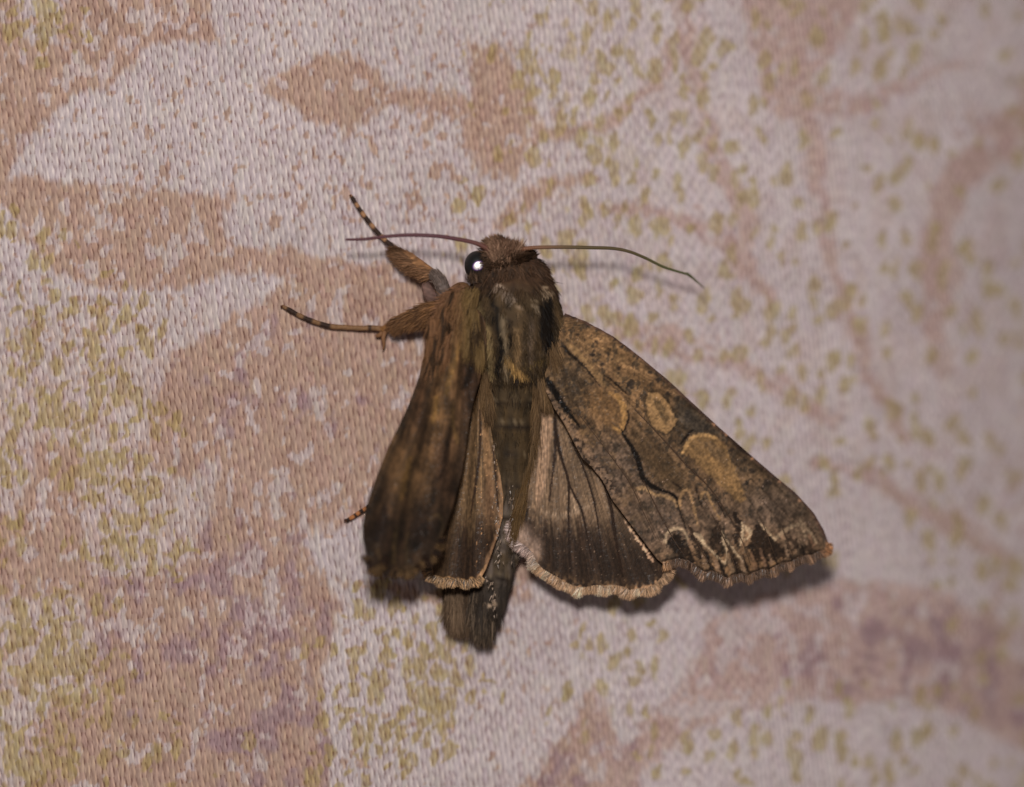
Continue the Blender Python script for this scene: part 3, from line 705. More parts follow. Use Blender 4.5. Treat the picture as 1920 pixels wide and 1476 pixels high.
def tube(name, parent, mat, pts, radii, cf, n=6, ring=12, label=None, flat=1.0, bumps=0.0, bump_len=4.0):
    Pp = smooth_line([(p[0], p[1], p[2]) for p in pts], n)
    r = np.interp(np.linspace(0, len(radii) - 1, len(Pp)), range(len(radii)), radii) / 100.0
    A = np.array(Pp)
    W3 = P(A[:, 0], A[:, 1], A[:, 2])
    T = np.gradient(W3, axis=0); T /= np.linalg.norm(T, axis=1)[:, None]
    up = np.array([0, 0, 1.0])
    s = np.cross(T, up); s /= np.linalg.norm(s, axis=1)[:, None]
    u = np.cross(s, T)
    arc = np.concatenate([[0], np.cumsum(np.linalg.norm(np.diff(W3, axis=0), axis=1))]) * 100
    if bumps: r = r * (1 + bumps * np.cos(arc / bump_len * 2 * np.pi))
    a = np.linspace(0, 2 * np.pi, ring, endpoint=False)
    V = W3[:, None, :] + r[:, None, None] * (np.cos(a)[None, :, None] * s[:, None, :] + flat * np.sin(a)[None, :, None] * u[:, None, :])
    m = len(W3)
    V = np.concatenate([V.reshape(-1, 3), W3[:1] - T[:1] * r[0] * .6, W3[-1:] + T[-1:] * r[-1] * .6])
    i = np.arange(m * ring).reshape(m, ring); j = np.roll(i, -1, axis=1)
    F = np.stack([i[:-1], j[:-1], j[1:], i[1:]], -1).reshape(-1, 4)
    c0 = np.stack([j[0], i[0], np.full(ring, m * ring)], -1); c1 = np.stack([i[-1], j[-1], np.full(ring, m * ring + 1)], -1)
    px, py = pix(V)
    tt = np.concatenate([np.repeat(arc / arc[-1], ring), [0, 1]])
    C = albedo(cf(px, py, tt))
    o = mesh_object(name, V, [F, np.concatenate([c0, c1])], C, mat, parent, label=label, local=ORIGIN)
    return o, W3, T, s, u, r

# -- wing surfaces
def z_rf(x, y):
    rad = np.hypot(x - 1030, y - 610) / 640.0
    ang = np.arctan2(y - 610, x - 1030)
    costa = seg_dist(x, y, [(1046, 588), (1150, 631), (1300, 757), (1450, 890), (1554, 1020)])
    z = 1.40 + .44 * rad - .16 * np.exp(-(costa / 26) ** 2)
    z = z + .03 * np.sin(ang * 34) * np.clip(rad * 2, 0, 1) + .05 * (fbm(x / 60, y / 60, 500, 2) - .5)
    z = z - .10 * sstep(.86, 1.03, rad)
    return z

def z_rh(x, y):
    ang = np.arctan2(x - 1030, y - 640)
    t = np.clip((x - 955) / 285.0, 0, 1)
    z = .86 + .68 * t ** 1.15
    rad = np.hypot(x - 1030, y - 640) / 460.0
    return z + .035 * np.sin(ang * 42) * np.clip(rad, .2, 1) - .06 * sstep(.85, 1.05, rad)

def z_lf(x, y):
    s = np.clip((y - 560) / 500.0, 0, 1)
    ang = np.arctan2(x - 880, y - 470)
    z = 1.50 + .62 * s + .35 * np.clip((900 - x) / 220.0, 0, 1)
    edge = seg_dist(x, y, [(840, 566), (800, 650), (768, 756), (710, 885), (683, 980)])
    return z + .035 * np.sin(ang * 38) - .18 * np.exp(-(edge / 22) ** 2)

def z_lh(x, y):
    ang = np.arctan2(x - 900, y - 600)
    return .98 + .28 * np.clip((930 - x) / 110.0, 0, 1) + .03 * np.sin(ang * 60)

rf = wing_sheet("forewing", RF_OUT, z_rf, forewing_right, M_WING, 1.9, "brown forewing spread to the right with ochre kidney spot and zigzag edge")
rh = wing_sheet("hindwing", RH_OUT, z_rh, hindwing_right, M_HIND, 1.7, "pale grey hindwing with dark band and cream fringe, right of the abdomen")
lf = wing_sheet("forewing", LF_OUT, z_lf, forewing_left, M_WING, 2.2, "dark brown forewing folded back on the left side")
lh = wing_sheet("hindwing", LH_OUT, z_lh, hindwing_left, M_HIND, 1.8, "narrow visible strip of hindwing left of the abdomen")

# -- veins as raised ribs on the hindwing
def rib(parent, pts, zf, w, colr):
    w = w * .8
    pp = [(x, y, float(zf(np.array([x]), np.array([y]))[0]) + .004) for x, y in smooth_line(pts, 3)]
    tube("vein", parent, M_HIND, pp, [w * .5, w, w * .9, w * .4], lambda a, b, t: full(a, colr), n=2, ring=6, flat=.6)

for pts, w in [([(1190, 768), (1225, 804), (1260, 842), (1287, 872), (1328, 912), (1352, 945), (1385, 1000), (1408, 1060)], 1.8),
               ([(1290, 985), (1320, 1040), (1340, 1066)], 1.6), ([(1335, 965), (1362, 1020), (1380, 1066)], 1.6), ([(1206, 900), (1235, 960), (1262, 1010), (1285, 1044)], 1.6), ([(1430, 980), (1452, 1040)], 1.5), ([(1465, 985), (1486, 1040)], 1.5), ([(1080, 770), (1130, 835), (1180, 905), (1206, 960), (1230, 1010)], 1.3)]:
    rib(rf, pts, z_rf, w * .8, col(60, 46, 35))
for pts, w in [([(1039, 765), (1045, 831), (1056, 870), (1066, 905), (1066, 968), (1069, 1060)], 2.0), ([(1066, 905), (1080, 935), (1092, 962), (1108, 1043)], 1.8),
               ([(1072, 830), (1090, 867), (1105, 910), (1117, 956), (1129, 1040)], 1.4), ([(1106, 860), (1126, 891), (1144, 944), (1150, 980), (1158, 1030), (1168, 1080)], 2.6)]:
    rib(rh, pts, z_rh, w, col(40, 29, 21))

# -- fringes
def add_fringe(wing, out, part, zf, n, length, width, colour, **kw):
    A = np.array(part, float)
    d = np.hypot(*np.diff(A, axis=0).T); arc = np.concatenate([[0], np.cumsum(d)])
    up = kw.get("up", -.1); inset = kw.get("inset", 4.0); jitter = kw.get("jitter", .22)
    s = rng.random(n) * arc[-1]
    x = np.interp(s, arc, A[:, 0]); y = np.interp(s, arc, A[:, 1]); e = 18.0
    tx = np.interp(s + e, arc, A[:, 0]) - np.interp(s - e, arc, A[:, 0]); ty = np.interp(s + e, arc, A[:, 1]) - np.interp(s - e, arc, A[:, 1])
    l = np.hypot(tx, ty) + 1e-9; nx, ny = ty / l, -tx / l
    if np.median(poly_sd(x + nx * 6, y + ny * 6, out)) > 0: nx, ny = -nx, -ny
    k = inset * (.3 + rng.random(n))
    x0 = x - nx * k; y0 = y - ny * k
    a = rng.normal(0, jitter, n) + (vnoise(s / 5.5, s * 0 + .3, 620) - .5) * .9
    dx = nx * np.cos(a) - ny * np.sin(a); dy = nx * np.sin(a) + ny * np.cos(a)
    L = length(x, y, s) * (.75 + .5 * rng.random(n))
    R0 = P(x0, y0, zf(x0, y0) + .012 + .02 * rng.random(n))
    D = np.stack([dx, -dy, up + rng.normal(0, .12, n)], 1)
    C = albedo(colour(x, y, s)) * (.3 + 1.25 * rng.random(n) ** 1.3)[:, None]
    return strands("fringe", wing, kw.get("mat", M_FRINGE), R0, D, (L + k) / 100.0, np.full(n, width / 100.0) * (.7 + .6 * rng.random(n)), C, bend=np.stack([np.zeros(n), np.zeros(n), -.15 * np.ones(n)], 1))

TEETH = np.array([(1250, 1056), (1318, 1086), (1366, 1096), (1407, 1088), (1449, 1078), (1484, 1066), (1518, 1052), (1546, 1036)], float)
def tooth(x):
    return np.exp(-(np.min(np.abs(x[:, None] - TEETH[None, :, 0]), axis=1) / 4.6) ** 2)
RFM = RF_OUT[14:38]
def rf_fr_col(x, y, s):
    t = tooth(x)
    c = mix(full(x, col(92, 74, 60)), full(x, col(146, 118, 94)), t * .85)
    c = mix(c, full(x, col(158, 118, 84)), sstep(1535, 1548, x))
    c = mix(c, full(x, col(160, 126, 92)), sstep(1262, 1248, x))
    return c
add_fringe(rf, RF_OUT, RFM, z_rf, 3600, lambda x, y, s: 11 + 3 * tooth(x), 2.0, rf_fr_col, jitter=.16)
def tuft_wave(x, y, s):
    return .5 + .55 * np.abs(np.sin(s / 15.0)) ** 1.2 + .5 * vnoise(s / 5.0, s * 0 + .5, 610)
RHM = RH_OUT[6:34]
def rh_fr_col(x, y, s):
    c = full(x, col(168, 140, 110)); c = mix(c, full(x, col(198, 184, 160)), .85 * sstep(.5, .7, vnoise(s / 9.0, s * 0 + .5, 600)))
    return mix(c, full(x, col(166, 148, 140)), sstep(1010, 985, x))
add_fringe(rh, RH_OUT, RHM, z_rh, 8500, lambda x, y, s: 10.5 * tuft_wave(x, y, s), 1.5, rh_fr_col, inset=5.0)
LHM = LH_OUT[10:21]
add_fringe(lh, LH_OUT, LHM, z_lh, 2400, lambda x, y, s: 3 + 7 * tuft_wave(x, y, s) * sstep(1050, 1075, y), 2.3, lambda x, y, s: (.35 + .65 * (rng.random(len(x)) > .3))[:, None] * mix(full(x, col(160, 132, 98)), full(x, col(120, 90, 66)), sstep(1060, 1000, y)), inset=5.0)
LFM = LF_OUT[7:20]
add_fringe(lf, LF_OUT, LFM, z_lf, 1800, lambda x, y, s: 11 * tuft_wave(x, y, s), 2.4, lambda x, y, s: mix(full(x, col(38, 27, 20)), full(x, col(80, 63, 42)), sstep(.55, .7, vnoise(s / 8, s * 0, 630))), inset=3.0, jitter=.3, mat=M_FUR)

# ---------------------------------------------------------------- body
SPINE = [  # px, py, z centre, half width, half height, in units
    (952, 456, 1.22, .10, .10), (950, 462, 1.22, .30, .26), (946, 478, 1.14, .40, .38), (950, 500, 1.10, .52, .46), (957, 520, 1.04, .66, .58), (958, 540, 1.02, .80, .70), (958, 570, .97, .90, .78), (960, 620, .95, .92, .82), (963, 665, .92, .80, .76), (965, 700, .86, .64, .62),
    (963, 740, .78, .58, .54), (962, 790, .74, .53, .50), (959, 850, .68, .48, .46), (956, 910, .60, .42, .41), (952, 970, .52, .36, .35), (946, 1020, .45, .33, .31), (938, 1060, .43, .30, .30), (926, 1105, .40, .31, .29), (917, 1140, .37, .28, .24), (909, 1165, .34, .17, .15), (906, 1182, .33, .04, .05)]

def body_colour(X, Y):
    st = fbm(X / 5.0, Y / 40.0, 700, 3); mt = fbm(X / 14, Y / 18, 705, 3)
    c = full(X, col(58, 47, 32))
    # head and collar
    c = mix(c, full(X, col(58, 43, 32)), sstep(560, 520, Y + (X - 960) * .02 + (st - .5) * 40))
    c = mix(c, full(X, col(138, 114, 94)), .9 * field(X, Y, [(930, 470, 22, 22, 1), (955, 466, 24, 12, .8)]))
    # thorax: pale and dark lengthwise streaks
    for k, (pts, w, cc, a) in enumerate([([(880, 545), (895, 590), (912, 640), (918, 700)], [12, 22, 22, 14], col(104, 90, 62), .95),
                                     ([(868, 540), (885, 585), (900, 640), (900, 700)], [9, 15, 17, 15], col(12, 9, 6), .97),
                                     ([(920, 545), (930, 590), (940, 640), (932, 690)], [11, 13, 11, 7], col(14, 10, 7), .95),
                                     ([(940, 590), (948, 640), (948, 700)], [6, 10, 8], col(108, 96, 76), .85),
                                     ([(976, 570), (972, 620), (966, 680)], [7, 14, 10], col(98, 80, 56), .85),
                                     ([(958, 590), (956, 640)], [6, 6], col(18, 13, 9), .9),
                                     ([(1000, 590), (992, 640), (996, 680)], [8, 10, 6], col(96, 82, 68), .8),
                                     ([(1024, 560), (1022, 610), (1036, 660), (1046, 700)], [20, 26, 20, 12], col(15, 11, 8), .92),
                                     ([(928, 530), (950, 548), (972, 576)], [6, 8, 4], col(160, 146, 132), .75),
                                     ([(1026, 540), (1008, 548), (1004, 575)], [7, 7, 5], col(166, 150, 126), .75),
                                     ([(1040, 560), (1050, 600), (1056, 640)], [6, 8, 8], col(78, 64, 44), .8),
                                     ([(950, 668), (970, 690), (985, 700)], [8, 18, 10], col(134, 108, 66), .9),
                                     ([(984, 676), (1010, 668), (1030, 662)], [4, 6, 4], col(110, 92, 52), .7),
                                     ([(958, 702), (985, 706), (1012, 704)], [6, 8, 6], col(18, 12, 8), .8)]):
        c = line(c, X, Y, pts, w, cc, a, 2.5, 5, 710 + k)
    # abdomen
    ab = sstep(695, 730, Y)
    a = mix(full(X, col(66, 56, 42)), full(X, col(52, 42, 27)), field(X, Y, [(975, 800, 40, 90, 1)]))
    a = mix(a, full(X, col(84, 78, 74)), .75 * sstep(900, 960, Y) * sstep(.35, .6, mt))
    a = mix(a, full(X, col(46, 41, 36)), sstep(1060, 1120, Y) * .9)
    for k, (y0, x0, x1) in enumerate([(745, 920, 1000), (792, 915, 1000), (846, 925, 985), (906, 928, 980), (962, 930, 974), (1016, 925, 972), (1076, 915, 955)]):
        a = line(a, X, Y, [(x0, y0 + 6), ((x0 + x1) / 2, y0), (x1, y0 + 5)], [3, 3, 3], col(98, 88, 70), .6, 2, 5, 730 + k)
        a = line(a, X, Y, [(x0, y0 + 13), ((x0 + x1) / 2, y0 + 8), (x1, y0 + 12)], [5, 6, 5], col(24, 18, 14), .7, 3, 4, 740 + k)
    a = line(a, X, Y, [(893, 1127), (903, 1134), (915, 1137), (932, 1131)], [2, 4, 5, 3], col(180, 160, 136), .9, 1.5, 4, 750)
    c = mix(c, a, ab)
    return c * (1 + (st - .5)[..., None] * .9) * (1 + (mt - .5)[..., None] * .3)

def build_body():
    A = np.array(smooth_line(SPINE, 6)); m = len(A); ring = 56
    W3 = P(A[:, 0], A[:, 1], A[:, 2])
    T = np.gradient(W3, axis=0); T[:, 2] *= .3; T /= np.linalg.norm(T, axis=1)[:, None]
    s = np.cross(T, [0, 0, 1.0]); s /= np.linalg.norm(s, axis=1)[:, None]
    u = np.cross(s, T)
    a = np.linspace(0, 2 * np.pi, ring, endpoint=False)
    hw = A[:, 3]; hh = A[:, 4]
    seg = np.where(A[:, 1] > 720, .012 * np.cos((A[:, 1] - 745) / 56 * 2 * np.pi), 0)
    V = W3[:, None, :] + ((hw + seg)[:, None] * np.cos(a)[None, :])[..., None] * s[:, None, :] + ((hh + seg)[:, None] * np.sin(a)[None, :])[..., None] * u[:, None, :]
    Nn = (np.cos(a)[None, :] / hw[:, None])[..., None] * s[:, None, :] + (np.sin(a)[None, :] / hh[:, None])[..., None] * u[:, None, :]
    Nn /= np.linalg.norm(Nn, axis=2)[..., None]
    Vf = V.reshape(-1, 3)
    px, py = pix(Vf)
    Vf = Vf + Nn.reshape(-1, 3) * ((fbm(px / 10, py / 26, 760, 2) - .5) * .06)[:, None]
    Vall = np.concatenate([Vf, W3[:1], W3[-1:]])
    i = np.arange(m * ring).reshape(m, ring); j = np.roll(i, -1, axis=1)
    F = np.stack([i[:-1], j[:-1], j[1:], i[1:]], -1).reshape(-1, 4)
    c0 = np.stack([j[0], i[0], np.full(ring, m * ring)], -1); c1 = np.stack([i[-1], j[-1], np.full(ring, m * ring + 1)], -1)
    px, py = pix(Vall)
    o = mesh_object("body", Vall, [F, np.concatenate([c0, c1])], albedo(body_colour(px, py)), M_BODY, MOTH)
    return o, A, V, Nn, T

body, BA, BV, BN, BT = build_body()

def body_fur(name, y0, y1, n, length, lift, width, spread=.25, colf=None, xr=None, fan=0.0, up_only=True, tint=1.0, ldir=None):
    """hairs rooted on the body between two photograph rows"""
    rows = np.where((BA[:, 1] >= y0) & (BA[:, 1] <= y1))[0]
    m, ring = BV.shape[:2]
    i = rng.choice(rows[:-1], n); j = rng.integers(0, ring, n)
    f = rng.random((n, 1)); g = rng.random((n, 1))
    a = BV[i, j] * (1 - f) + BV[np.minimum(i + 1, m - 1), j] * f
    b = BV[i, (j + 1) % ring] * (1 - f) + BV[np.minimum(i + 1, m - 1), (j + 1) % ring] * f
    R0 = a * (1 - g) + b * g
    Nn = BN[i, j]
    ok = Nn[:, 2] > -.25
    if xr is not None:
        px, _ = pix(R0); ok &= (px > xr[0]) & (px < xr[1])
    R0 = R0[ok]; Nn = Nn[ok]; i = i[ok]; n = len(R0)
    back = BT[i] if ldir is None else np.tile(np.array(ldir, float), (n, 1))
    px, py = pix(R0)
    ok = np.hypot(px - 892, py - 498) > 22
    R0 = R0[ok]; Nn = Nn[ok]; i = i[ok]; back = back[ok]; px = px[ok]; py = py[ok]; n = len(R0)
    sw = (fbm(px / 24, py / 24, 800, 2) - .5) * 1.4
    side = np.cross(back, [0, 0, 1.0])
    lf_ = lift * (.6 + .8 * rng.random((n, 1)))
    D = back + Nn * lf_ + side * (sw[:, None] * .35 + rng.normal(0, spread, (n, 1))) + side * fan * ((px - 958) / 90)[:, None] * -1
    D += rng.normal(0, .06, (n, 3))
    C = albedo((colf or body_colour)(px, py)) * (.5 + .85 * rng.random((n, 1)) ** 1.5) * tint
    L = length * (.6 + .8 * rng.random(n)) / 100.0
    return strands(name, body, M_FUR, R0 - Nn * .02, D, L, np.full(n, width / 100.0) * (.6 + .8 * rng.random(n)), C, bend=-Nn * .22)

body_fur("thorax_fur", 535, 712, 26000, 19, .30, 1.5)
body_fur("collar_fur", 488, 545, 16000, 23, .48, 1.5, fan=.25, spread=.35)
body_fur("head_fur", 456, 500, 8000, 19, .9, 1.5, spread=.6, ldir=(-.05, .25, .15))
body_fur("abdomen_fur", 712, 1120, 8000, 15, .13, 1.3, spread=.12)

# tail tuft: long dark hairs, with a second tuft splayed to the left
def px_tuft(name, parent, n, boxes, z, dirs, length, width, colr, zj=.15, spread=.12, lift=0.0, mat=None, cvar=.8):
    x = []; y = []; dd = []
    for (x0, y0, x1, y1, w), d in zip(boxes, dirs):
        k = int(n * w); t = rng.random(k)
        x.append(x0 + (x1 - x0) * t + rng.normal(0, 4, k)); y.append(y0 + (y1 - y0) * t + rng.normal(0, 4, k)); dd.append(np.tile(d, (k, 1)))
    x = np.concatenate(x); y = np.concatenate(y); dd = np.concatenate(dd); n = len(x)
    zz = z(x, y) + zj * (rng.random(n) - .5)
    D = np.stack([dd[:, 0], -dd[:, 1], lift + rng.normal(0, .08, n)], 1); D /= np.linalg.norm(D, axis=1)[:, None]
    D += rng.normal(0, spread, (n, 3)) * [1, 1, .5]
    C = albedo(colr(x, y)) * (.6 + cvar * rng.random((n, 1)) ** 1.3)
    L = length * (.6 + .7 * rng.random(n)) / 100
    return strands(name, parent, mat or M_FUR, P(x, y, zz), D, L, np.full(n, width / 100) * (.6 + .8 * rng.random(n)), C, bend=np.tile([0, 0, -.12], (n, 1)))

px_tuft("tail_tuft", body, 3600, [(888, 1110, 940, 1110, .35), (884, 1135, 938, 1130, .4), (893, 1160, 922, 1160, .25), ],
        lambda x, y: .42 + 0 * x, [(-.10, 1), (-.1, 1), (-.03, 1)], 48, 1.5, lambda x, y: mix(full(x, col(46, 40, 34)), full(x, col(92, 80, 66)), sstep(.6, .8, vnoise(x / 3, y / 8, 808))), zj=.4, spread=.10)
px_tuft("tail_tuft", body, 3800, [(838, 1106, 900, 1100, .3), (842, 1125, 892, 1122, .4), (848, 1142, 880, 1145, .3)],
        lambda x, y: .34 + 0 * x, [(-.02, 1), (-.02, 1), (.06, 1)], 48, 1.7, lambda x, y: mix(full(x, col(66, 54, 42)), full(x, col(104, 88, 70)), vnoise(x / 6, y * 0, 801)), zj=.35, spread=.15)

# shoulder fur over the left wing base, and hair along both wing roots
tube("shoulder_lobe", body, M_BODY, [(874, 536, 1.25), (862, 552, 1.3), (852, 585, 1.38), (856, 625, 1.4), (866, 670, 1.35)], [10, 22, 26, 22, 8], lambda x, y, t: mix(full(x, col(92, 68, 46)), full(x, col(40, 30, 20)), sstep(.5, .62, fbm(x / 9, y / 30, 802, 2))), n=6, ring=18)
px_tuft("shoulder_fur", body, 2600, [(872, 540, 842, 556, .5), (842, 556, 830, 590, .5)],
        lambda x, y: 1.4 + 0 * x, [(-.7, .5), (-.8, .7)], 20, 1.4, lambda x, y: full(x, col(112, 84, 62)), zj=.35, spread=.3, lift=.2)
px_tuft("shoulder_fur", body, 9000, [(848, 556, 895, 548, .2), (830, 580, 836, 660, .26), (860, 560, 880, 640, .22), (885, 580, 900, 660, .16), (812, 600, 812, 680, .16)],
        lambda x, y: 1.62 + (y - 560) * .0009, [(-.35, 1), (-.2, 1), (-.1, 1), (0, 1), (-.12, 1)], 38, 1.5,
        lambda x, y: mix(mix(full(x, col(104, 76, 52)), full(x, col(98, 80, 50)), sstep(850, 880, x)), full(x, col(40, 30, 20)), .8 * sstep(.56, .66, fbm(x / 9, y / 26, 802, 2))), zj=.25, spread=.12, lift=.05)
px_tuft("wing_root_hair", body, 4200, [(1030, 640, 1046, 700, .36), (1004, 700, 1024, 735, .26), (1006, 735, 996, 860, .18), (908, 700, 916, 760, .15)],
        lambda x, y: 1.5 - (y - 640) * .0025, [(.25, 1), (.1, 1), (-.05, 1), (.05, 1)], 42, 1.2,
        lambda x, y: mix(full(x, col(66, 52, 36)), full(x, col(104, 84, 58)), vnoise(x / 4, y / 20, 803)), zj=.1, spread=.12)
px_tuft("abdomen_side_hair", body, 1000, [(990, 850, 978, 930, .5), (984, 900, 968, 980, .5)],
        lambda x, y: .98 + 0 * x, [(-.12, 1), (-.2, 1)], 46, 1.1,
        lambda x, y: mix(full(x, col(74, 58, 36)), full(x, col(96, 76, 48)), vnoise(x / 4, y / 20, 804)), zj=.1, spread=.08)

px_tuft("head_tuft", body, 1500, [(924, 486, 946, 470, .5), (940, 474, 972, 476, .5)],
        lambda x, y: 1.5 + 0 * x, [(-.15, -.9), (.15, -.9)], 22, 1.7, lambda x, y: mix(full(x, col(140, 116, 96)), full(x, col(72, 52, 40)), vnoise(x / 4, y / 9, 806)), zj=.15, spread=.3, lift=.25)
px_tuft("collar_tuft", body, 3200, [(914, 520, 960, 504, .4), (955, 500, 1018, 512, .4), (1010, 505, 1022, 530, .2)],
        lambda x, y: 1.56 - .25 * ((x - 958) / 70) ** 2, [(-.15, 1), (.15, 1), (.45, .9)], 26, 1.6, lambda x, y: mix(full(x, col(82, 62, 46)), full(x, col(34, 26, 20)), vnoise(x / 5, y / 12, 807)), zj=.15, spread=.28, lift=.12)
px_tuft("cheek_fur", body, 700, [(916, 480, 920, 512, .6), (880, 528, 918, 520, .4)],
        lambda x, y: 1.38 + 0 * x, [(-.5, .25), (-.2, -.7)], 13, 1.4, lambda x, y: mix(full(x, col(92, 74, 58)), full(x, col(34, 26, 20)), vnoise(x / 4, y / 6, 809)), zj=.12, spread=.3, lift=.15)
# glints on the abdomen and inner wing edges, put in as pale scale strands
px_tuft("abdomen_glint_scales", body, 150, [(930, 900, 936, 1060, .4), (958, 900, 962, 1050, .25), (925, 820, 928, 900, .15), (915, 1080, 930, 1150, .2)],
        lambda x, y: .98 - .0 * x, [(0, 1), (0, 1), (0, 1), (-.1, 1)], 6, 2.0, lambda x, y: full(x, col(126, 112, 98)), zj=.08, spread=.3, mat=M_FRINGE, cvar=1.0)
# eyes: smooth black domes
M_EYE = bpy.data.materials.new("eye"); M_EYE.use_nodes = True
eb = M_EYE.node_tree.nodes["Principled BSDF"]
eb.inputs["Specular IOR Level"].default_value = .5; eb.inputs["Roughness"].default_value = .48
ea = M_EYE.node_tree.nodes.new("ShaderNodeAttribute"); ea.attribute_name = "Col"
es = M_EYE.node_tree.nodes.new("ShaderNodeSeparateColor")
ml = M_EYE.node_tree.links
ml.new(ea.outputs["Color"], eb.inputs["Base Color"]); ml.new(ea.outputs["Color"], es.inputs["Color"]); ml.new(es.outputs[0], eb.inputs["Metallic"])
def eye(px, py, z, r):
    # flash highlight painted on as a bright metallic oval with a violet rim
    K, B = 96, 72
    a = np.linspace(0, 2 * np.pi, K, endpoint=False); b_ = np.linspace(.02, np.pi - .02, B)
    c = P(px, py, z)
    Aa, Bb = np.meshgrid(a, b_)
    V = c + r * np.stack([np.sin(Bb) * np.cos(Aa) * .95, np.sin(Bb) * np.sin(Aa) * 1.08, np.cos(Bb)], -1)
    i = np.arange(B * K).reshape(B, K); j = np.roll(i, -1, axis=1)
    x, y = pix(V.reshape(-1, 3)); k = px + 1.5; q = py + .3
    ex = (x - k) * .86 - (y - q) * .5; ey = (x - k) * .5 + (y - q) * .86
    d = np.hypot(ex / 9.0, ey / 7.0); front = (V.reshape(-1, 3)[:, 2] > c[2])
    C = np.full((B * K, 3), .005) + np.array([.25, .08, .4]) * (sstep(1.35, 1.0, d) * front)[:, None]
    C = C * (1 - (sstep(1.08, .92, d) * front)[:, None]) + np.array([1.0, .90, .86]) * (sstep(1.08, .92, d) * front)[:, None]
    F = np.stack([i[:-1], i[1:], j[1:], j[:-1]], -1).reshape(-1, 4)
    return mesh_object("eye", V.reshape(-1, 3), [F, np.stack([i[0, 1:-1], i[0, 2:], np.full(K - 2, i[0, 0])], -1)], C, M_EYE, body)
eye(895, 498, 1.14, .25)
eye(990, 487, .98, .19)

# antennae
def ant_l(x, y, t):
    return mix(full(x, col(96, 66, 56)), full(x, col(72, 42, 48)), sstep(0, .35, t))
def ant_r(x, y, t):
    return mix(mix(full(x, col(104, 74, 56)), full(x, col(74, 66, 46)), sstep(0.05, .35, t)), full(x, col(70, 74, 46)), sstep(.5, .8, t))
tube("antenna", body, M_ANT, [(924, 474, 1.45), (906, 462, 1.55), (888, 455, 1.62), (860, 449, 1.62), (820, 443, 1.6), (770, 441, 1.55), (725, 443.5, 1.5), (685, 448.5, 1.4), (649, 449.5, 1.3)], [4.2, 4.4, 4.1, 3.8, 3.6, 3.4, 3.1, 2.8, 2.2], ant_l, n=26, ring=9, bumps=.13, bump_len=4.4)
tube("antenna", body, M_ANT, [(962, 471, 1.45), (976, 468, 1.52), (992, 465.5, 1.58), (1012, 464, 1.6), (1060, 463.5, 1.62), (1110, 464.5, 1.6), (1150, 466, 1.55), (1180, 472, 1.5), (1210, 484, 1.4), (1245, 501, 1.25), (1282, 512.5, 1.1), (1292, 516, 1.02), (1321, 541, .8)], [4.4, 4.3, 3.9, 3.6, 3.4, 3.3, 3.1, 2.9, 2.8, 2.5, 2.1, 2.8, .5], ant_r, n=22, ring=9, bumps=.13, bump_len=4.4)

# ---------------------------------------------------------------- legs
def banded(bands, base, dark):
    def f(x, y, t):
        m = np.zeros(x.shape)
        for a, b_ in bands: m = np.maximum(m, sstep(a - .012, a + .012, t) * sstep(b_ + .012, b_ - .012, t))
        return mix(full(x, base), full(x, dark), m) * (1 + (vnoise(x / 2.5, y / 2.5, 900)[..., None] - .5) * .3)
    return f

def leg_hair(parent, pts, radii, n, length, colr, back, width=1.4, lift=.35, spread=.2):
    A = np.array(smooth_line(pts, 8)); r = np.interp(np.linspace(0, len(radii) - 1, len(A)), range(len(radii)), radii)
    k = rng.integers(0, len(A), n)
    W3 = P(A[k, 0], A[k, 1], A[k, 2])
    T = np.gradient(P(A[:, 0], A[:, 1], A[:, 2]), axis=0); T /= np.linalg.norm(T, axis=1)[:, None]; T = T[k]
    s = np.cross(T, [0, 0, 1.0]); s /= np.linalg.norm(s, axis=1)[:, None]; u = np.cross(s, T)
    a = rng.uniform(-.6, np.pi + .6, n)
    Nn = np.cos(a)[:, None] * s + np.sin(a)[:, None] * u
    R0 = W3 + Nn * (r[k] / 100 * .85)[:, None]
    D = T * 1.0 + Nn * lift + np.array([back[0], -back[1], 0]) + rng.normal(0, spread, (n, 3))
    x, y = pix(R0)
    C = albedo(colr(x, y)) * (.55 + .9 * rng.random((n, 1)) ** 1.3)
    return strands("leg_fur", parent, M_FUR, R0, D, length * (.6 + .8 * rng.random(n)) / 100, np.full(n, width / 100) * (.6 + .8 * rng.random(n)), C, bend=-Nn * .2)

TAN = col(150, 108, 66); DK = col(34, 24, 20)
# front leg
fl_pts = [(836, 566, .85), (832, 548, .95), (822, 526, .95), (812, 514, .8)]
fleg, *_ = tube("leg", MOTH, M_LEG, [(836, 572, .85), (834, 552, .95), (828, 532, .98), (818, 518, .9), (806, 510, .72), (785, 498, .55), (764, 482, .4), (744, 468, .28)], [12, 13, 12, 9, 9, 12, 11, 5],
                lambda x, y, t: mix(full(x, col(86, 78, 74)), full(x, col(120, 90, 62)), sstep(.38, .5, t)) * (1 + (vnoise(x / 3, y / 3, 901)[..., None] - .5) * .6), n=6, ring=14, label="foreleg beside the head with a grey thigh and banded foot")
tube("tarsus", fleg, M_LEG, [(745, 469, .27), (735, 461, .24), (722, 450, .2), (708, 436, .16), (695, 420, .13), (682, 403, .1), (670, 386, .08), (662, 373, .07), (657, 366, .05)], [4.6, 4.4, 4.2, 4.2, 3.9, 4.1, 3.7, 3.9, 2.6],
     banded([(.05, .20), (.30, .44), (.52, .64), (.72, .80), (.87, .97)], col(132, 102, 74), col(44, 33, 27)), n=8, ring=10, bumps=.06, bump_len=16)
tube("claw", fleg, M_LEG, [(659, 370, .06), (656, 366, .08), (656, 370, .02)], [1.8, 1.4, .6], lambda x, y, t: full(x, col(70, 42, 30)), n=4, ring=6)
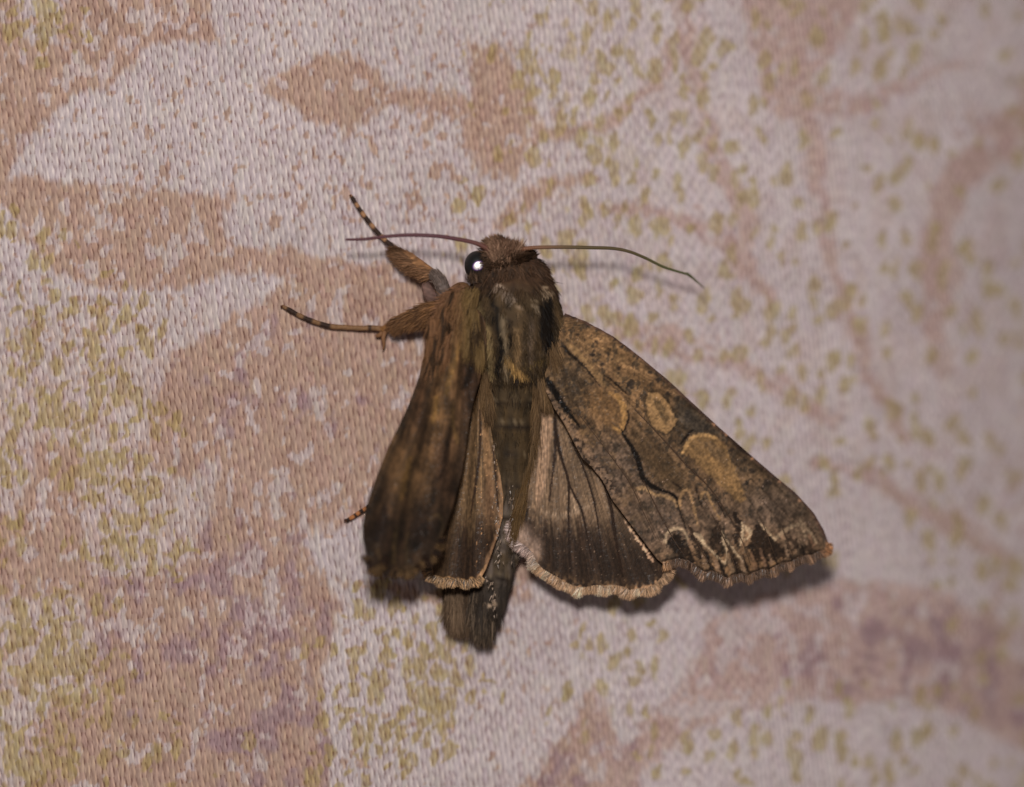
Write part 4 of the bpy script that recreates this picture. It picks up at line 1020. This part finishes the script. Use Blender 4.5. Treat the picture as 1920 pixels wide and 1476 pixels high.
leg_hair(fleg, [(812, 514, .8), (785, 502, .55), (764, 486, .42), (748, 472, .3)], [9, 12, 12, 6], 2600, 22, lambda x, y: mix(full(x, col(124, 94, 68)), full(x, col(92, 70, 52)), vnoise(x / 5, y / 5, 903)), (-.25, .55), lift=.3)
leg_hair(fleg, [(834, 560, .9), (828, 534, .98), (818, 518, .9)], [12, 12, 9], 900, 12, lambda x, y: full(x, col(92, 82, 76)), (0, 0), lift=.2)
tube("coxa", fleg, M_BODY, [(815, 572, .5), (808, 556, .6), (800, 540, .6), (797, 528, .5)], [9, 12, 10, 4], lambda x, y, t: full(x, col(94, 76, 70)) * (1 + (vnoise(x / 3, y / 5, 904)[..., None] - .5) * .5), n=6, ring=14)

# middle leg
mleg, *_ = tube("leg", MOTH, M_LEG, [(846, 585, .9), (815, 586, .85), (780, 592, .72), (750, 602, .55), (728, 612, .34), (716, 618, .24)], [18, 18, 13, 9, 6, 5],
                lambda x, y, t: full(x, col(112, 82, 50)) * (1 + (vnoise(x / 4, y / 4, 905)[..., None] - .5) * .5), n=6, ring=14, label="furry tan middle leg reaching left with a banded foot")
tube("tarsus", mleg, M_LEG, [(716, 617, .22), (700, 615, .18), (675, 615.5, .14), (648, 614, .12), (620, 612, .11), (600, 607, .11), (580, 600, .1), (560, 591, .09), (544, 582, .08), (529, 574, .07)], [5.4, 5, 4.6, 4.6, 4.8, 4.3, 4.4, 4.1, 4.2, 3.0],
     banded([(.10, .13), (.50, .60), (.68, .77), (.84, .95)], col(106, 82, 58), col(44, 33, 27)), n=8, ring=10, bumps=.05, bump_len=22)
tube("claw", mleg, M_LEG, [(531, 576, .07), (527, 574, .1), (528, 579, .02)], [2.0, 1.6, .6], lambda x, y, t: full(x, col(70, 42, 30)), n=4, ring=6)
for pts in ([(724, 617, .25), (719, 632, .3), (720, 646, .26), (718, 656, .2)], [(720, 620, .22), (712, 628, .2), (706, 630, .15)]):
    tube("spur", mleg, M_LEG, pts, [4.5, 4.2, 3.0, 1.0][:len(pts)], lambda x, y, t: full(x, col(110, 82, 58)), n=5, ring=8)
leg_hair(mleg, [(860, 574, .9), (835, 582, .85), (805, 586, .8), (775, 594, .7), (752, 602, .55)], [19, 19, 14, 9, 6], 8000, 28, lambda x, y: mix(full(x, col(126, 94, 62)), full(x, col(76, 56, 40)), vnoise(x / 6, y / 6, 906)), (.0, .45), lift=.42, spread=.22)

# hind leg
hleg, *_ = tube("leg", MOTH, M_LEG, [(800, 900, .7), (760, 920, .5), (720, 938, .3), (694, 950, .2)], [8, 8, 6, 4.5], lambda x, y, t: full(x, col(96, 70, 46)), n=6, ring=10, label="hind leg under the left wing with only its foot in view")
tube("tarsus", hleg, M_LEG, [(700, 946, .2), (688, 953, .15), (676, 960, .12), (662, 969, .1), (649, 977, .07)], [4.4, 4.0, 3.8, 4.0, 3.0], banded([(.10, .22), (.36, .50), (.62, .70), (.86, 1.0)], col(146, 98, 60), DK), n=8, ring=10)
tube("claw", hleg, M_LEG, [(650, 976, .07), (647, 974, .1), (646, 979, .02)], [1.8, 1.4, .6], lambda x, y, t: full(x, col(50, 30, 24)), n=4, ring=6)
